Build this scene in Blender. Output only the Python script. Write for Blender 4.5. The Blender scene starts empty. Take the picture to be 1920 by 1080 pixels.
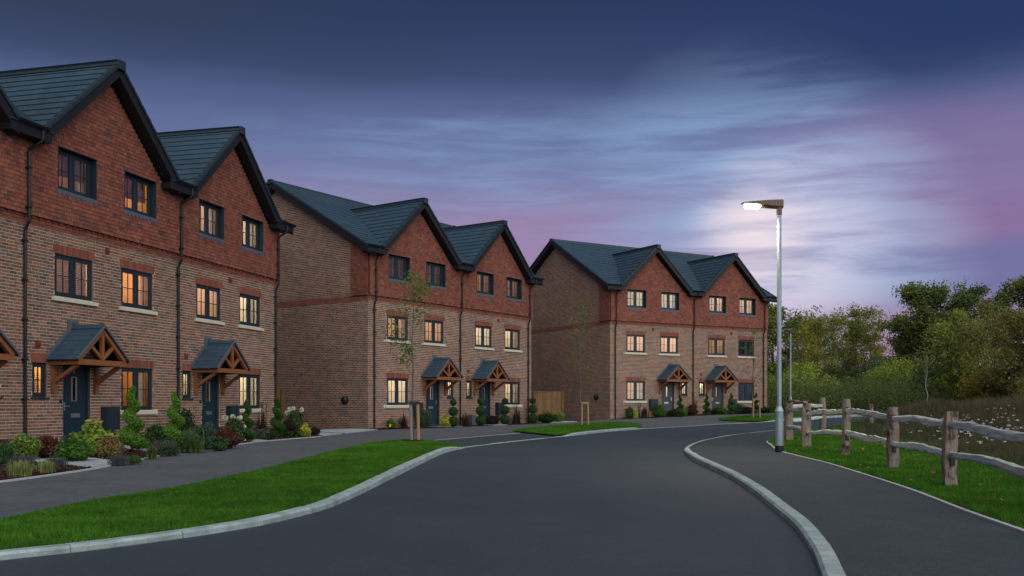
import bpy, math, random
import numpy as np
from mathutils import Vector, Matrix, geometry
C = bpy.context.scene
COL = C.collection
RNG = np.random.default_rng(7)
random.seed(7)

# ------------------------------------------------------------------ camera, sky, sun, exposure
cam_data = bpy.data.cameras.new('camera')
cam = bpy.data.objects.new('camera', cam_data); COL.objects.link(cam)
CAM = np.array([0.0, 0.0, 1.08])
cam.location = CAM; cam.rotation_euler = (math.radians(90), 0, 0)
cam_data.sensor_width = 36; cam_data.lens = 32.68; cam_data.shift_y = 0.1118
cam_data.clip_start = 0.05; cam_data.clip_end = 3000
C.camera = cam
C.view_settings.view_transform = 'Standard'; C.view_settings.look = 'None'
C.view_settings.exposure = 0.0; C.view_settings.gamma = 1.0; C.view_settings.use_curve_mapping = False

class NT:
    """small helper for node trees"""
    def __init__(s, tree):
        s.t = tree; s.n = tree.nodes; s.l = tree.links
    def new(s, typ, **kw):
        n = s.n.new(typ)
        for k, v in kw.items(): setattr(n, k, v)
        return n
    def link(s, a, b): s.l.new(a, b)
    def val(s, inp, v):
        if hasattr(v, 'bl_idname') or hasattr(v, 'is_output'): s.link(v, inp)
        else: inp.default_value = v
    def math(s, op, a, b=0.0, c=None, clamp=False):
        n = s.new('ShaderNodeMath', operation=op); n.use_clamp = clamp
        s.val(n.inputs[0], a); s.val(n.inputs[1], b)
        if c is not None: s.val(n.inputs[2], c)
        return n.outputs[0]
    def mapr(s, v, a, b, c=0.0, d=1.0, smooth=True):
        n = s.new('ShaderNodeMapRange'); n.interpolation_type = 'SMOOTHSTEP' if smooth else 'LINEAR'
        s.val(n.inputs[0], v)
        for i, x in enumerate((a, b, c, d)): n.inputs[1 + i].default_value = x
        return n.outputs[0]
    def mix(s, f, a, b, blend='MIX'):
        n = s.new('ShaderNodeMix', data_type='RGBA', blend_type=blend)
        s.val(n.inputs[0], f)
        for i, x in ((6, a), (7, b)):
            if isinstance(x, tuple): n.inputs[i].default_value = (*x[:3], 1)
            else: s.link(x, n.inputs[i])
        return n.outputs[2]
    def ramp(s, f, stops, interp='LINEAR'):
        n = s.new('ShaderNodeValToRGB'); e = n.color_ramp.elements; n.color_ramp.interpolation = interp
        while len(e) < len(stops): e.new(0.5)
        for i, (p, c) in enumerate(stops): e[i].position = p; e[i].color = (*c[:3], 1)
        s.link(f, n.inputs[0]); return n.outputs[0]
    def noise(s, vec, scale, detail=4, rough=0.55, dist=0.0):
        n = s.new('ShaderNodeTexNoise'); s.link(vec, n.inputs['Vector'])
        n.inputs['Scale'].default_value = scale; n.inputs['Detail'].default_value = detail
        n.inputs['Roughness'].default_value = rough; n.inputs['Distortion'].default_value = dist
        return n.outputs['Fac']
    def mapping(s, vec, scale=(1, 1, 1), rot=(0, 0, 0), loc=(0, 0, 0)):
        n = s.new('ShaderNodeMapping'); s.link(vec, n.inputs[0])
        n.inputs['Location'].default_value = loc; n.inputs['Rotation'].default_value = rot; n.inputs['Scale'].default_value = scale
        return n.outputs[0]

def srgb(r, g, b):
    f = lambda c: (c / 255 / 12.92) if c / 255 <= 0.04045 else ((c / 255 + 0.055) / 1.055) ** 2.4
    return (f(r), f(g), f(b))

SUN_EL, SUN_AZ = math.radians(40), math.radians(152)      # azimuth from +Y towards +X: the light comes from the right, behind the camera
def build_world():
    w = bpy.data.worlds.new('World'); C.world = w; w.use_nodes = True
    T = NT(w.node_tree); T.n.clear()
    out = T.new('ShaderNodeOutputWorld'); bg = T.new('ShaderNodeBackground')
    T.link(bg.outputs[0], out.inputs[0])
    tc = T.new('ShaderNodeTexCoord'); d = tc.outputs['Generated']
    sep = T.new('ShaderNodeSeparateXYZ'); T.link(d, sep.inputs[0])
    x, y, z = sep.outputs
    el = T.math('DIVIDE', z, T.math('SQRT', T.math('ADD', T.math('MULTIPLY', x, x), T.math('MULTIPLY', y, y))))
    el = T.math('ADD', el, 0.0)
    az = T.math('DIVIDE', x, T.math('ADD', T.math('ABSOLUTE', y), 0.35))    # about the tangent of the azimuth, wrapping smoothly behind
    # cloud streaks: noise stretched along the horizon, slightly tilted
    n1 = T.noise(T.mapping(d, (1.0, 1.0, 4.5), (0, math.radians(-7), 0)), 1.6, 4, 0.5, 0.5)
    n2 = T.noise(T.mapping(d, (1.3, 1.3, 10.0), (0, math.radians(-5), 0), (3, 1, 7)), 2.2, 5, 0.52, 0.35)
    n3 = T.noise(T.mapping(d, (1.0, 1.0, 3.0), (0, math.radians(12), 0), (9, 4, 2)), 2.1, 4, 0.5, 0.3)
    fine = T.noise(T.mapping(d, (1.0, 1.0, 9.0), (0, math.radians(-4), 0)), 7.0, 6, 0.6, 0.6)
    elw = T.math('ADD', el, T.math('MULTIPLY', T.math('SUBTRACT', n1, 0.5), 0.05))
    elw = T.math('ADD', elw, T.math('MULTIPLY', T.math('SUBTRACT', n2, 0.5), 0.035))
    base = T.ramp(T.mapr(elw, 0.0, 0.5, 0, 1, False), [
        (0.00, srgb(146, 116, 148)), (0.20, srgb(148, 120, 156)), (0.36, srgb(140, 125, 166)), (0.46, srgb(122, 127, 168)), (0.54, srgb(105, 117, 160)),
        (0.62, srgb(83, 94, 136)), (0.70, srgb(60, 68, 105)), (0.80, srgb(46, 54, 92)), (0.90, srgb(38, 46, 80)), (1.0, srgb(35, 43, 76))])
    # deeper blue at the upper right, greyer at the left
    right_blue = T.math('MULTIPLY', T.mapr(az, 0.02, 0.34), T.mapr(elw, 0.26, 0.36))
    base = T.mix(T.math('MULTIPLY', right_blue, 0.85), base, srgb(30, 47, 92))
    base = T.mix(T.math('MULTIPLY', T.math('MULTIPLY', T.mapr(az, -0.05, -0.33), T.mapr(el, .40, .25)), 0.45), base, srgb(84, 92, 132))
    base = T.mix(T.math('MULTIPLY', T.math('MULTIPLY', T.mapr(az, 0.05, -0.33), T.mapr(elw, .28, .40)), 0.75), base, srgb(46, 51, 74))
    # pale blue veil of streaks
    st = T.math('ADD', T.math('MULTIPLY', n2, 0.65), T.math('MULTIPLY', fine, 0.35))
    veil = T.math('MULTIPLY', T.mapr(st, 0.42, 0.66), T.math('MULTIPLY', T.mapr(elw, 0.335, 0.285), T.mapr(elw, 0.17, 0.225)))
    veil = T.math('MULTIPLY', veil, T.math('MULTIPLY', T.mapr(az, -0.28, 0.0, 0.25, 1.0), T.mapr(az, 0.34, 0.22, 0.15, 1.0)))
    base = T.mix(T.math('MULTIPLY', veil, 0.50), base, srgb(138, 166, 204))
    # darker thin bars across the veil
    bars = T.math('MULTIPLY', T.mapr(fine, 0.56, 0.42), T.math('MULTIPLY', T.mapr(el, 0.34, 0.28), T.mapr(el, 0.10, 0.2)))
    base = T.mix(T.math('MULTIPLY', bars, 0.13), base, srgb(88, 94, 144))
    # pink low cloud
    pk = T.math('MULTIPLY', T.mapr(n3, 0.40, 0.64), T.mapr(elw, 0.26, 0.17))
    base = T.mix(T.math('MULTIPLY', pk, 0.50), base, srgb(172, 132, 170))
    # purple pink bank on the right
    pk2 = T.math('MULTIPLY', T.math('MULTIPLY', T.mapr(az, 0.12, 0.33), T.mapr(n3, 0.25, 0.6, 0.5, 1.0)), T.math('MULTIPLY', T.mapr(elw, 0.135, 0.185), T.mapr(elw, 0.325, 0.245)))
    base = T.mix(T.math('MULTIPLY', pk2, 0.80), base, srgb(134, 98, 146))
    # dusky blue cloud bank low on the right
    bk = T.math('MULTIPLY', T.math('MULTIPLY', T.mapr(az, 0.17, 0.28), T.mapr(n1, 0.30, 0.52)), T.math('MULTIPLY', T.mapr(elw, 0.075, 0.115), T.mapr(elw, 0.185, 0.145)))
    base = T.mix(T.math('MULTIPLY', bk, 0.80), base, srgb(97, 104, 155))
    # brighter cloud near the street lamp, with the lamp's glow painted into it
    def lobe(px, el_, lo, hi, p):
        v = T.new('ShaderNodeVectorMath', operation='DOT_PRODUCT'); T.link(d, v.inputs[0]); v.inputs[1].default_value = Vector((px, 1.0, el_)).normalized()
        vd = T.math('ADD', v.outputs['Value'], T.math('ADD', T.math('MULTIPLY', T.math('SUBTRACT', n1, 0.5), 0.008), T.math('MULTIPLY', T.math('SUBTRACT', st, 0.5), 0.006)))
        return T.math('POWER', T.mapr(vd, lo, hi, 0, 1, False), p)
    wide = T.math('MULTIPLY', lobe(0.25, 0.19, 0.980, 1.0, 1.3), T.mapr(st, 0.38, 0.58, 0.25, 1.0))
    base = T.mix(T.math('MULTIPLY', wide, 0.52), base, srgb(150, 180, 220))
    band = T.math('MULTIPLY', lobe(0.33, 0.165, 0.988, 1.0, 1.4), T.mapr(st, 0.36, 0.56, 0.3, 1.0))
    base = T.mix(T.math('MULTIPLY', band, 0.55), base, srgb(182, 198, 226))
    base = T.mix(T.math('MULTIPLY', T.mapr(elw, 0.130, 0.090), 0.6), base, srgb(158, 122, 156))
    base = T.mix(T.math('MULTIPLY', T.math('MULTIPLY', lobe(0.290, 0.166, 0.9930, 1.0004, 2.0), T.mapr(st, 0.40, 0.56, 0.35, 1.0)), 0.72), base, srgb(226, 214, 232))  # soft outer part of the lamp glow, painted as sky colour
    base = T.mix(T.math('MULTIPLY', lobe(0.264, 0.192, 0.9978, 1.0008, 2.2), 0.85), base, srgb(255, 232, 230))  # bright core of the street lamp's glow, painted into the sky behind its head
    sky = T.new('ShaderNodeTexSky', sky_type='NISHITA')
    sky.sun_disc = False; sky.sun_elevation = math.radians(2.0); sky.sun_rotation = SUN_AZ
    sky.ozone_density = 3.0; sky.air_density = 1.0; sky.dust_density = 0.4
    nish = T.new('ShaderNodeVectorMath', operation='SCALE'); T.link(sky.outputs[0], nish.inputs[0]); nish.inputs['Scale'].default_value = 0.02
    # below the horizon the world is the dark far land
    add = T.new('ShaderNodeMix', data_type='RGBA', blend_type='ADD'); add.inputs[0].default_value = 1.0
    T.link(base, add.inputs[6]); T.link(nish.outputs[0], add.inputs[7])
    low = T.mix(T.mapr(el, -0.03, 0.0), (0.02, 0.022, 0.02), add.outputs[2])
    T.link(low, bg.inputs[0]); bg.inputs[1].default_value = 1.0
    w.cycles.sampling_method = 'MANUAL'; w.cycles.sample_map_resolution = 512
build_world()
sun_d = bpy.data.lights.new('sun', 'SUN'); sun_d.energy = 3.4; sun_d.angle = math.radians(110); sun_d.color = (1.0, 1.0, 0.93)
sun = bpy.data.objects.new('sun', sun_d); COL.objects.link(sun)
sdir = Vector((math.sin(SUN_AZ) * math.cos(SUN_EL), math.cos(SUN_AZ) * math.cos(SUN_EL), math.sin(SUN_EL)))
sun.rotation_euler = sdir.to_track_quat('Z', 'Y').to_euler()
C.cycles.max_bounces = 6; C.cycles.diffuse_bounces = 2; C.cycles.glossy_bounces = 2; C.cycles.transmission_bounces = 4
C.cycles.transparent_max_bounces = 12; C.cycles.caustics_reflective = False; C.cycles.caustics_refractive = False
C.cycles.sample_clamp_indirect = 4.0
C.cycles.use_denoising = True

# ------------------------------------------------------------------ materials
MATS = {}
def M(name, col=(0.5, 0.5, 0.5), rough=0.7, spec=0.3, metal=0.0, noise=None, bump=None, islands=None, emit=None, coords='Object', transl=0.0, jitter=None):
    """noise=(scale, amount) darkens and lightens; bump=(scale, strength); islands=list of ramp stops picked per piece"""
    if name in MATS: return MATS[name]
    m = bpy.data.materials.new(name); m.use_nodes = True; MATS[name] = m
    T = NT(m.node_tree); T.n.clear()
    out = T.new('ShaderNodeOutputMaterial'); b = T.new('ShaderNodeBsdfPrincipled')
    b.inputs['Roughness'].default_value = rough; b.inputs['Specular IOR Level'].default_value = spec; b.inputs['Metallic'].default_value = metal
    vec = T.new('ShaderNodeNewGeometry').outputs['Position']
    if islands:
        g = T.new('ShaderNodeNewGeometry'); o = T.new('ShaderNodeObjectInfo')
        f = T.math('FRACT', T.math('ADD', g.outputs['Random Per Island'], o.outputs['Random']))
        colr = T.ramp(f, islands)
        if jitter:
            f2 = T.math('FRACT', T.math('MULTIPLY', f, 37.7))
            colr = T.mix(1.0, colr, T.ramp(f2, [(0, (1 - jitter,) * 3), (1, (1 + jitter,) * 3)]), 'MULTIPLY')
    else:
        rgb = T.new('ShaderNodeRGB'); rgb.outputs[0].default_value = (*col, 1); colr = rgb.outputs[0]
    if noise:
        for sc, am in (noise if isinstance(noise, list) else [noise]):
            nz = T.noise(vec, sc, 5, 0.6)
            colr = T.mix(1.0, colr, T.ramp(nz, [(0.25, (1 - am,) * 3), (0.75, (1 + am,) * 3)]), 'MULTIPLY')
    T.link(colr, b.inputs['Base Color'])
    if bump:
        bn = T.new('ShaderNodeBump'); bn.inputs['Strength'].default_value = bump[1]; bn.inputs['Distance'].default_value = 0.02
        T.link(T.noise(vec, bump[0], 5, 0.6), bn.inputs['Height']); T.link(bn.outputs[0], b.inputs['Normal'])
    if emit:
        b.inputs['Emission Color'].default_value = (*emit[0], 1); b.inputs['Emission Strength'].default_value = emit[1]
    if transl:
        tr = T.new('ShaderNodeBsdfTranslucent'); T.link(colr, tr.inputs[0])
        ms = T.new('ShaderNodeMixShader'); ms.inputs[0].default_value = transl
        T.link(b.outputs[0], ms.inputs[1]); T.link(tr.outputs[0], ms.inputs[2]); T.link(ms.outputs[0], out.inputs[0])
    else:
        T.link(b.outputs[0], out.inputs[0])
    return m
BRICK_STOPS = [(0.0, (0.182, 0.089, 0.057)), (0.14, (0.252, 0.120, 0.076)), (0.28, (0.151, 0.100, 0.076)), (0.42, (0.228, 0.140, 0.093)),
               (0.56, (0.129, 0.100, 0.082)), (0.68, (0.215, 0.119, 0.079)), (0.80, (0.282, 0.127, 0.073)), (0.90, (0.187, 0.133, 0.099)), (1.0, (0.108, 0.087, 0.073))]
m_brick = M('brick', rough=0.9, spec=0.15, islands=BRICK_STOPS, jitter=0.26, noise=[(9, 0.12), (0.7, 0.16)], bump=(60, 0.25))
m_redbrick = M('red_brick', rough=0.9, spec=0.15, islands=[(0, (0.216, 0.071, 0.049)), (0.4, (0.264, 0.092, 0.060)), (0.75, (0.184, 0.063, 0.046)), (1, (0.240, 0.101, 0.071))], jitter=0.12, noise=(9, 0.12), bump=(60, 0.25))
m_mortar = M('mortar', (0.62, 0.53, 0.46), 0.95, 0.1, noise=[(14, 0.15), (0.8, 0.15)], bump=(80, 0.3))
m_hung = M('clay_tile', rough=0.8, spec=0.2, islands=[(0, (0.195, 0.062, 0.043)), (0.3, (0.244, 0.082, 0.053)), (0.55, (0.167, 0.057, 0.044)), (0.75, (0.220, 0.089, 0.061)), (0.9, (0.106, 0.052, 0.046)), (1, (0.273, 0.100, 0.063))], jitter=0.14, noise=[(11, 0.12), (0.9, 0.14)], bump=(50, 0.2))
m_hungback = M('clay_tile_backing', (0.045, 0.020, 0.016), 0.95, 0.1, noise=(8, 0.1))
m_slate = M('roof_tile_concrete', rough=0.62, spec=0.4, islands=[(0, (0.024, 0.054, 0.084)), (0.5, (0.029, 0.061, 0.093)), (1, (0.022, 0.050, 0.078))], jitter=0.06, noise=[(6, 0.10), (0.5, 0.12)], bump=(40, 0.15))
m_slatebase = M('roof_underlay', (0.022, 0.028, 0.036), 0.9, 0.1, noise=(6, 0.1))
m_verge = M('dry_verge', (0.015, 0.030, 0.042), 0.5, 0.4, noise=(8, 0.1))
m_black = M('black_plastic', (0.006, 0.009, 0.011), 0.45, 0.4, noise=(5, 0.1))
m_fascia = M('black_fascia', (0.006, 0.010, 0.013), 0.55, 0.35, noise=(5, 0.1))
m_frame = M('anthracite_frame', (0.013, 0.028, 0.040), 0.42, 0.4, noise=(5, 0.06))
m_door = M('blue_door', (0.010, 0.030, 0.045), 0.45, 0.4, noise=(5, 0.06))
m_doorg = M('grey_door', (0.050, 0.058, 0.068), 0.45, 0.4, noise=(5, 0.06))
m_steel = M('polished_steel', (0.55, 0.57, 0.60), 0.28, 0.5, 0.9, noise=(20, 0.05))
m_sill = M('cream_stone', (0.56, 0.53, 0.41), 0.85, 0.2, noise=[(7, 0.07), (40, 0.06)], bump=(90, 0.15))
m_lead = M('lead_sheet', (0.085, 0.100, 0.125), 0.6, 0.4, noise=[(9, 0.15), (2, 0.1)], bump=(20, 0.2))
m_oak = M('stained_oak', (0.235, 0.088, 0.032), 0.6, 0.3, noise=[(14, 0.22), (3, 0.12)], bump=(40, 0.2))
m_vent = M('terracotta_plastic', (0.20, 0.035, 0.025), 0.6, 0.3, noise=(10, 0.08))
m_brown = M('brown_plastic', (0.065, 0.016, 0.013), 0.5, 0.4, noise=(10, 0.08))
m_wbox = M('pale_plastic', (0.55, 0.62, 0.68), 0.5, 0.4, noise=(10, 0.06))
m_yellow = M('yellow_enamel', (0.72, 0.50, 0.03), 0.5, 0.4, noise=(20, 0.08))
m_asphalt = M('asphalt', (0.029, 0.045, 0.057), 0.62, 0.45, noise=[(0.22, 0.25), (1.6, 0.14), (9.0, 0.12), (34, 0.30), (80, 0.5)], bump=(90, 0.7))
m_tarmac = M('footway_asphalt', (0.034, 0.048, 0.056), 0.75, 0.35, noise=[(0.4, 0.2), (2.5, 0.14), (12, 0.12), (34, 0.28), (80, 0.45)], bump=(90, 0.7))
m_drive = M('dark_blocks', (0.032, 0.046, 0.058), 0.8, 0.3, noise=[(1.0, 0.2), (40, 0.2)], bump=(120, 0.3))
m_kerb = M('kerb_concrete', (0.335, 0.350, 0.350), 0.9, 0.2, islands=[(0, (0.24, 0.30, 0.31)), (1, (0.31, 0.365, 0.37))], noise=[(1.5, 0.16), (6, 0.24), (60, 0.15)], bump=(120, 0.25))
m_edging = M('edging_concrete', (0.40, 0.42, 0.44), 0.9, 0.2, noise=[(6, 0.15), (60, 0.1)])
m_slab = M('paving_slab', (0.30, 0.34, 0.37), 0.9, 0.2, islands=[(0, (0.27, 0.31, 0.34)), (1, (0.34, 0.375, 0.40))], noise=[(4, 0.1), (50, 0.1)], bump=(90, 0.2))
m_mulch = M('bark_mulch', (0.030, 0.017, 0.013), 0.95, 0.1, noise=[(30, 0.5), (4, 0.25)], bump=(45, 1.0))
m_chip = M('bark_chip', rough=0.95, spec=0.1, islands=[(0, (0.018, 0.011, 0.009)), (0.6, (0.050, 0.024, 0.017)), (1, (0.085, 0.045, 0.030))], noise=(20, 0.1))
m_soil = M('turf_soil', (0.018, 0.040, 0.008), 0.95, 0.1, noise=[(3, 0.3), (40, 0.4)], bump=(60, 0.6))
m_land = M('rough_land', (0.038, 0.042, 0.018), 0.95, 0.1, noise=[(0.2, 0.3), (6, 0.3)], bump=(20, 0.5))
m_grass = M('lawn_blade', rough=0.7, spec=0.15, islands=[(0, (0.030, 0.125, 0.007)), (0.4, (0.046, 0.170, 0.010)), (0.72, (0.078, 0.200, 0.014)), (0.9, (0.036, 0.110, 0.012)), (1, (0.170, 0.190, 0.045))], noise=[(0.45, 0.38), (2.0, 0.34), (8, 0.25)], transl=0.25)
m_meadow = M('meadow_stem', rough=0.9, spec=0.1, islands=[(0, (0.084, 0.065, 0.042)), (0.4, (0.117, 0.082, 0.059)), (0.65, (0.062, 0.080, 0.032)), (0.85, (0.156, 0.110, 0.079)), (1, (0.056, 0.084, 0.025))], noise=(0.35, 0.35), transl=0.2)
m_meadowg = M('meadow_leaf', rough=0.8, spec=0.15, islands=[(0, (0.029, 0.096, 0.019)), (0.6, (0.046, 0.126, 0.026)), (1, (0.090, 0.114, 0.042))], noise=(0.6, 0.3), transl=0.2)
m_umbel = M('white_umbel', (0.48, 0.49, 0.48), 0.9, 0.1, noise=(20, 0.1))
m_bark = M('bark', (0.060, 0.050, 0.042), 0.95, 0.1, noise=[(6, 0.3), (30, 0.3)], bump=(30, 0.6))
m_barkp = M('pale_bark', (0.115, 0.098, 0.092), 0.9, 0.15, noise=[(8, 0.25), (40, 0.2)], bump=(40, 0.4))
m_stake = M('timber_stake', (0.33, 0.20, 0.11), 0.85, 0.2, noise=[(9, 0.2), (40, 0.15)], bump=(60, 0.3))
m_stakeg = M('weathered_stake', (0.22, 0.19, 0.16), 0.9, 0.2, noise=[(9, 0.2), (40, 0.15)], bump=(60, 0.3))
m_board = M('fence_board', rough=0.85, spec=0.2, islands=[(0, (0.150, 0.085, 0.042)), (1, (0.205, 0.115, 0.056))], noise=[(5, 0.2), (40, 0.15)], bump=(60, 0.3))
m_galv = M('galvanised_steel', (0.27, 0.34, 0.40), 0.5, 0.5, 0.45, noise=[(9, 0.10), (2, 0.08)], bump=(30, 0.05))
m_head = M('lamp_housing', (0.130, 0.090, 0.066), 0.5, 0.4, noise=(8, 0.08))
m_headd = M('dark_lamp_housing', (0.060, 0.058, 0.056), 0.5, 0.4, noise=(8, 0.08))
m_led = M('led_panel', (0.9, 0.9, 0.85), 0.4, emit=((1.0, 0.84, 0.62), 45.0))
m_fabric = M('curtain_cloth', (0.72, 0.68, 0.60), 0.95, 0.1, noise=(10, 0.06), transl=0.35)
m_blind = M('wood_blind', (0.42, 0.27, 0.15), 0.7, 0.2, noise=(10, 0.12), transl=0.1)
m_joinery = M('white_joinery', (0.75, 0.72, 0.66), 0.6, 0.3, noise=(8, 0.04))
m_shelf = M('pine_shelf', (0.55, 0.30, 0.08), 0.7, 0.2, noise=(12, 0.15))
def wood_fence(name, stops, stretch=(1, 1, 0.16)):
    m = bpy.data.materials.new(name); m.use_nodes = True; MATS[name] = m
    T = NT(m.node_tree); b = T.n['Principled BSDF']; b.inputs['Roughness'].default_value = 0.92; b.inputs['Specular IOR Level'].default_value = 0.15
    tc = T.new('ShaderNodeTexCoord'); oi = T.new('ShaderNodeObjectInfo')
    off = T.new('ShaderNodeVectorMath', operation='ADD'); T.link(tc.outputs['Object'], off.inputs[0])
    cmb = T.new('ShaderNodeCombineXYZ'); T.link(T.math('MULTIPLY', oi.outputs['Random'], 30.0), cmb.inputs[0]); T.link(cmb.outputs[0], off.inputs[1])
    v = off.outputs[0]
    n = T.noise(T.mapping(v, stretch), 14, 6, 0.65, 0.5); n2 = T.noise(v, 4.5, 4, 0.6, 0.8)
    f = T.math('ADD', T.math('MULTIPLY', n, 0.55), T.math('MULTIPLY', n2, 0.45))
    T.link(T.ramp(f, stops), b.inputs['Base Color'])
    bn = T.new('ShaderNodeBump'); bn.inputs['Strength'].default_value = 0.8; bn.inputs['Distance'].default_value = 0.02
    T.link(n, bn.inputs['Height']); T.link(bn.outputs[0], b.inputs['Normal'])
    return m
m_post = wood_fence('cleft_oak_post', [(0.34, (0.022, 0.015, 0.012)), (0.42, (0.085, 0.052, 0.038)), (0.47, (0.20, 0.175, 0.155)), (0.54, (0.24, 0.195, 0.165)), (0.58, (0.20, 0.115, 0.078)), (0.66, (0.36, 0.27, 0.21))])
m_rail = wood_fence('cleft_oak_rail', [(0.32, (0.20, 0.205, 0.20)), (0.43, (0.45, 0.50, 0.49)), (0.60, (0.58, 0.63, 0.61)), (0.72, (0.36, 0.34, 0.31))], (1.6, .12, 1.6))
def glass_mat(name, tint, refl):
    m = bpy.data.materials.new(name); m.use_nodes = True; MATS[name] = m
    T = NT(m.node_tree); T.n.clear(); out = T.new('ShaderNodeOutputMaterial')
    tr = T.new('ShaderNodeBsdfTransparent'); tr.inputs[0].default_value = (*tint, 1)
    gl = T.new('ShaderNodeBsdfGlossy'); gl.inputs['Roughness'].default_value = 0.03; gl.inputs[0].default_value = (0.9, 0.95, 1, 1)
    fr = T.new('ShaderNodeFresnel'); fr.inputs[0].default_value = 1.5
    f = T.math('ADD', T.math('MULTIPLY', fr.outputs[0], 1.6), refl, clamp=True)
    ms = T.new('ShaderNodeMixShader'); T.link(f, ms.inputs[0]); T.link(tr.outputs[0], ms.inputs[1]); T.link(gl.outputs[0], ms.inputs[2]); T.link(ms.outputs[0], out.inputs[0])
    return m
m_glass = glass_mat('window_glass', (0.93, 0.95, 0.95), 0.02)
m_glassd = glass_mat('reflective_glass', (0.75, 0.80, 0.82), 0.30)
LEAF = {}
def leafmat(name, stops, transl=0.3, rough=0.6):
    LEAF[name] = M('leaf_' + name, rough=rough, spec=0.25, islands=stops, jitter=0.22, transl=transl)
    return LEAF[name]
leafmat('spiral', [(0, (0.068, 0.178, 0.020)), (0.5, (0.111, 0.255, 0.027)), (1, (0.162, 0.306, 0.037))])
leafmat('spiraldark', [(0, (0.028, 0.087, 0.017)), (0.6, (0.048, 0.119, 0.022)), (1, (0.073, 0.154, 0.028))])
leafmat('balls', [(0, (0.025, 0.070, 0.020)), (0.6, (0.039, 0.101, 0.025)), (1, (0.063, 0.126, 0.034))])
leafmat('greena', [(0, (0.035, 0.118, 0.018)), (0.6, (0.065, 0.176, 0.026)), (1, (0.100, 0.200, 0.035))])
leafmat('greenb', [(0, (0.026, 0.073, 0.021)), (0.6, (0.042, 0.100, 0.030)), (1, (0.071, 0.123, 0.035))])
leafmat('greyg', [(0, (0.040, 0.076, 0.047)), (0.6, (0.061, 0.106, 0.059)), (1, (0.112, 0.153, 0.106))])
leafmat('darkg', [(0, (0.018, 0.040, 0.017)), (0.7, (0.033, 0.061, 0.024)), (1, (0.054, 0.073, 0.030))])
leafmat('limea', [(0, (0.112, 0.210, 0.022)), (0.5, (0.196, 0.280, 0.036)), (1, (0.308, 0.357, 0.070))])
leafmat('limeb', [(0, (0.098, 0.189, 0.028)), (0.6, (0.161, 0.252, 0.042)), (1, (0.238, 0.301, 0.077))])
leafmat('gold', [(0, (0.141, 0.141, 0.030)), (0.5, (0.223, 0.176, 0.059)), (1, (0.259, 0.141, 0.082))])
leafmat('redb', [(0, (0.071, 0.021, 0.018)), (0.6, (0.129, 0.029, 0.026)), (0.9, (0.047, 0.061, 0.021)), (1, (0.176, 0.040, 0.035))])
leafmat('darkp', [(0, (0.024, 0.017, 0.018)), (0.7, (0.045, 0.021, 0.026)), (1, (0.029, 0.040, 0.018))])
leafmat('phorm', [(0, (0.030, 0.018, 0.018)), (0.7, (0.046, 0.026, 0.022)), (1, (0.062, 0.036, 0.024))], 0.15)
leafmat('lavender', [(0, (0.071, 0.076, 0.089)), (0.5, (0.103, 0.108, 0.123)), (0.9, (0.077, 0.094, 0.073)), (1, (0.108, 0.094, 0.147))])
leafmat('sedge', [(0, (0.210, 0.266, 0.084)), (0.6, (0.364, 0.392, 0.147)), (1, (0.140, 0.210, 0.056))])
leafmat('fern', [(0, (0.042, 0.106, 0.026)), (0.6, (0.071, 0.147, 0.038)), (1, (0.112, 0.176, 0.071))])
leafmat('strap', [(0, (0.040, 0.100, 0.021)), (0.6, (0.071, 0.141, 0.029)), (1, (0.141, 0.129, 0.047))])
leafmat('wispy', [(0, (0.050, 0.060, 0.030)), (0.6, (0.068, 0.074, 0.044)), (1, (0.090, 0.070, 0.060))])
leafmat('yellow', [(0, (0.336, 0.364, 0.028)), (0.6, (0.560, 0.546, 0.056)), (1, (0.168, 0.252, 0.036))])
leafmat('hydra', [(0, (0.030, 0.071, 0.021)), (0.6, (0.047, 0.094, 0.029)), (1, (0.071, 0.112, 0.038))])
m_petal = M('petal', rough=0.8, islands=[(0, (0.50, 0.54, 0.36)), (1, (0.70, 0.70, 0.56))], transl=0.3)
for nm, st in dict(
    oak=[(0, (0.088, 0.142, 0.035)), (0.5, (0.134, 0.195, 0.047)), (0.85, (0.205, 0.235, 0.058)), (1, (0.279, 0.235, 0.065))],
    olive=[(0, (0.133, 0.189, 0.041)), (0.5, (0.206, 0.261, 0.060)), (0.85, (0.294, 0.311, 0.065)), (1, (0.353, 0.291, 0.075))],
    yellowtree=[(0, (0.199, 0.199, 0.038)), (0.5, (0.318, 0.273, 0.048)), (1, (0.437, 0.318, 0.059))],
    darktree=[(0, (0.058, 0.103, 0.036)), (0.6, (0.090, 0.154, 0.050)), (1, (0.144, 0.200, 0.063))],
    rust=[(0, (0.118, 0.129, 0.038)), (0.5, (0.182, 0.169, 0.047)), (1, (0.255, 0.210, 0.057))],
    lime=[(0, (0.157, 0.245, 0.038)), (0.5, (0.256, 0.352, 0.050)), (1, (0.392, 0.424, 0.069))],
    thicket=[(0, (0.080, 0.122, 0.035)), (0.5, (0.115, 0.164, 0.046)), (1, (0.167, 0.201, 0.061))],
    sapling=[(0, (0.063, 0.170, 0.028)), (0.6, (0.097, 0.216, 0.036)), (1, (0.146, 0.216, 0.055))]).items():
    leafmat(nm, st)

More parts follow.
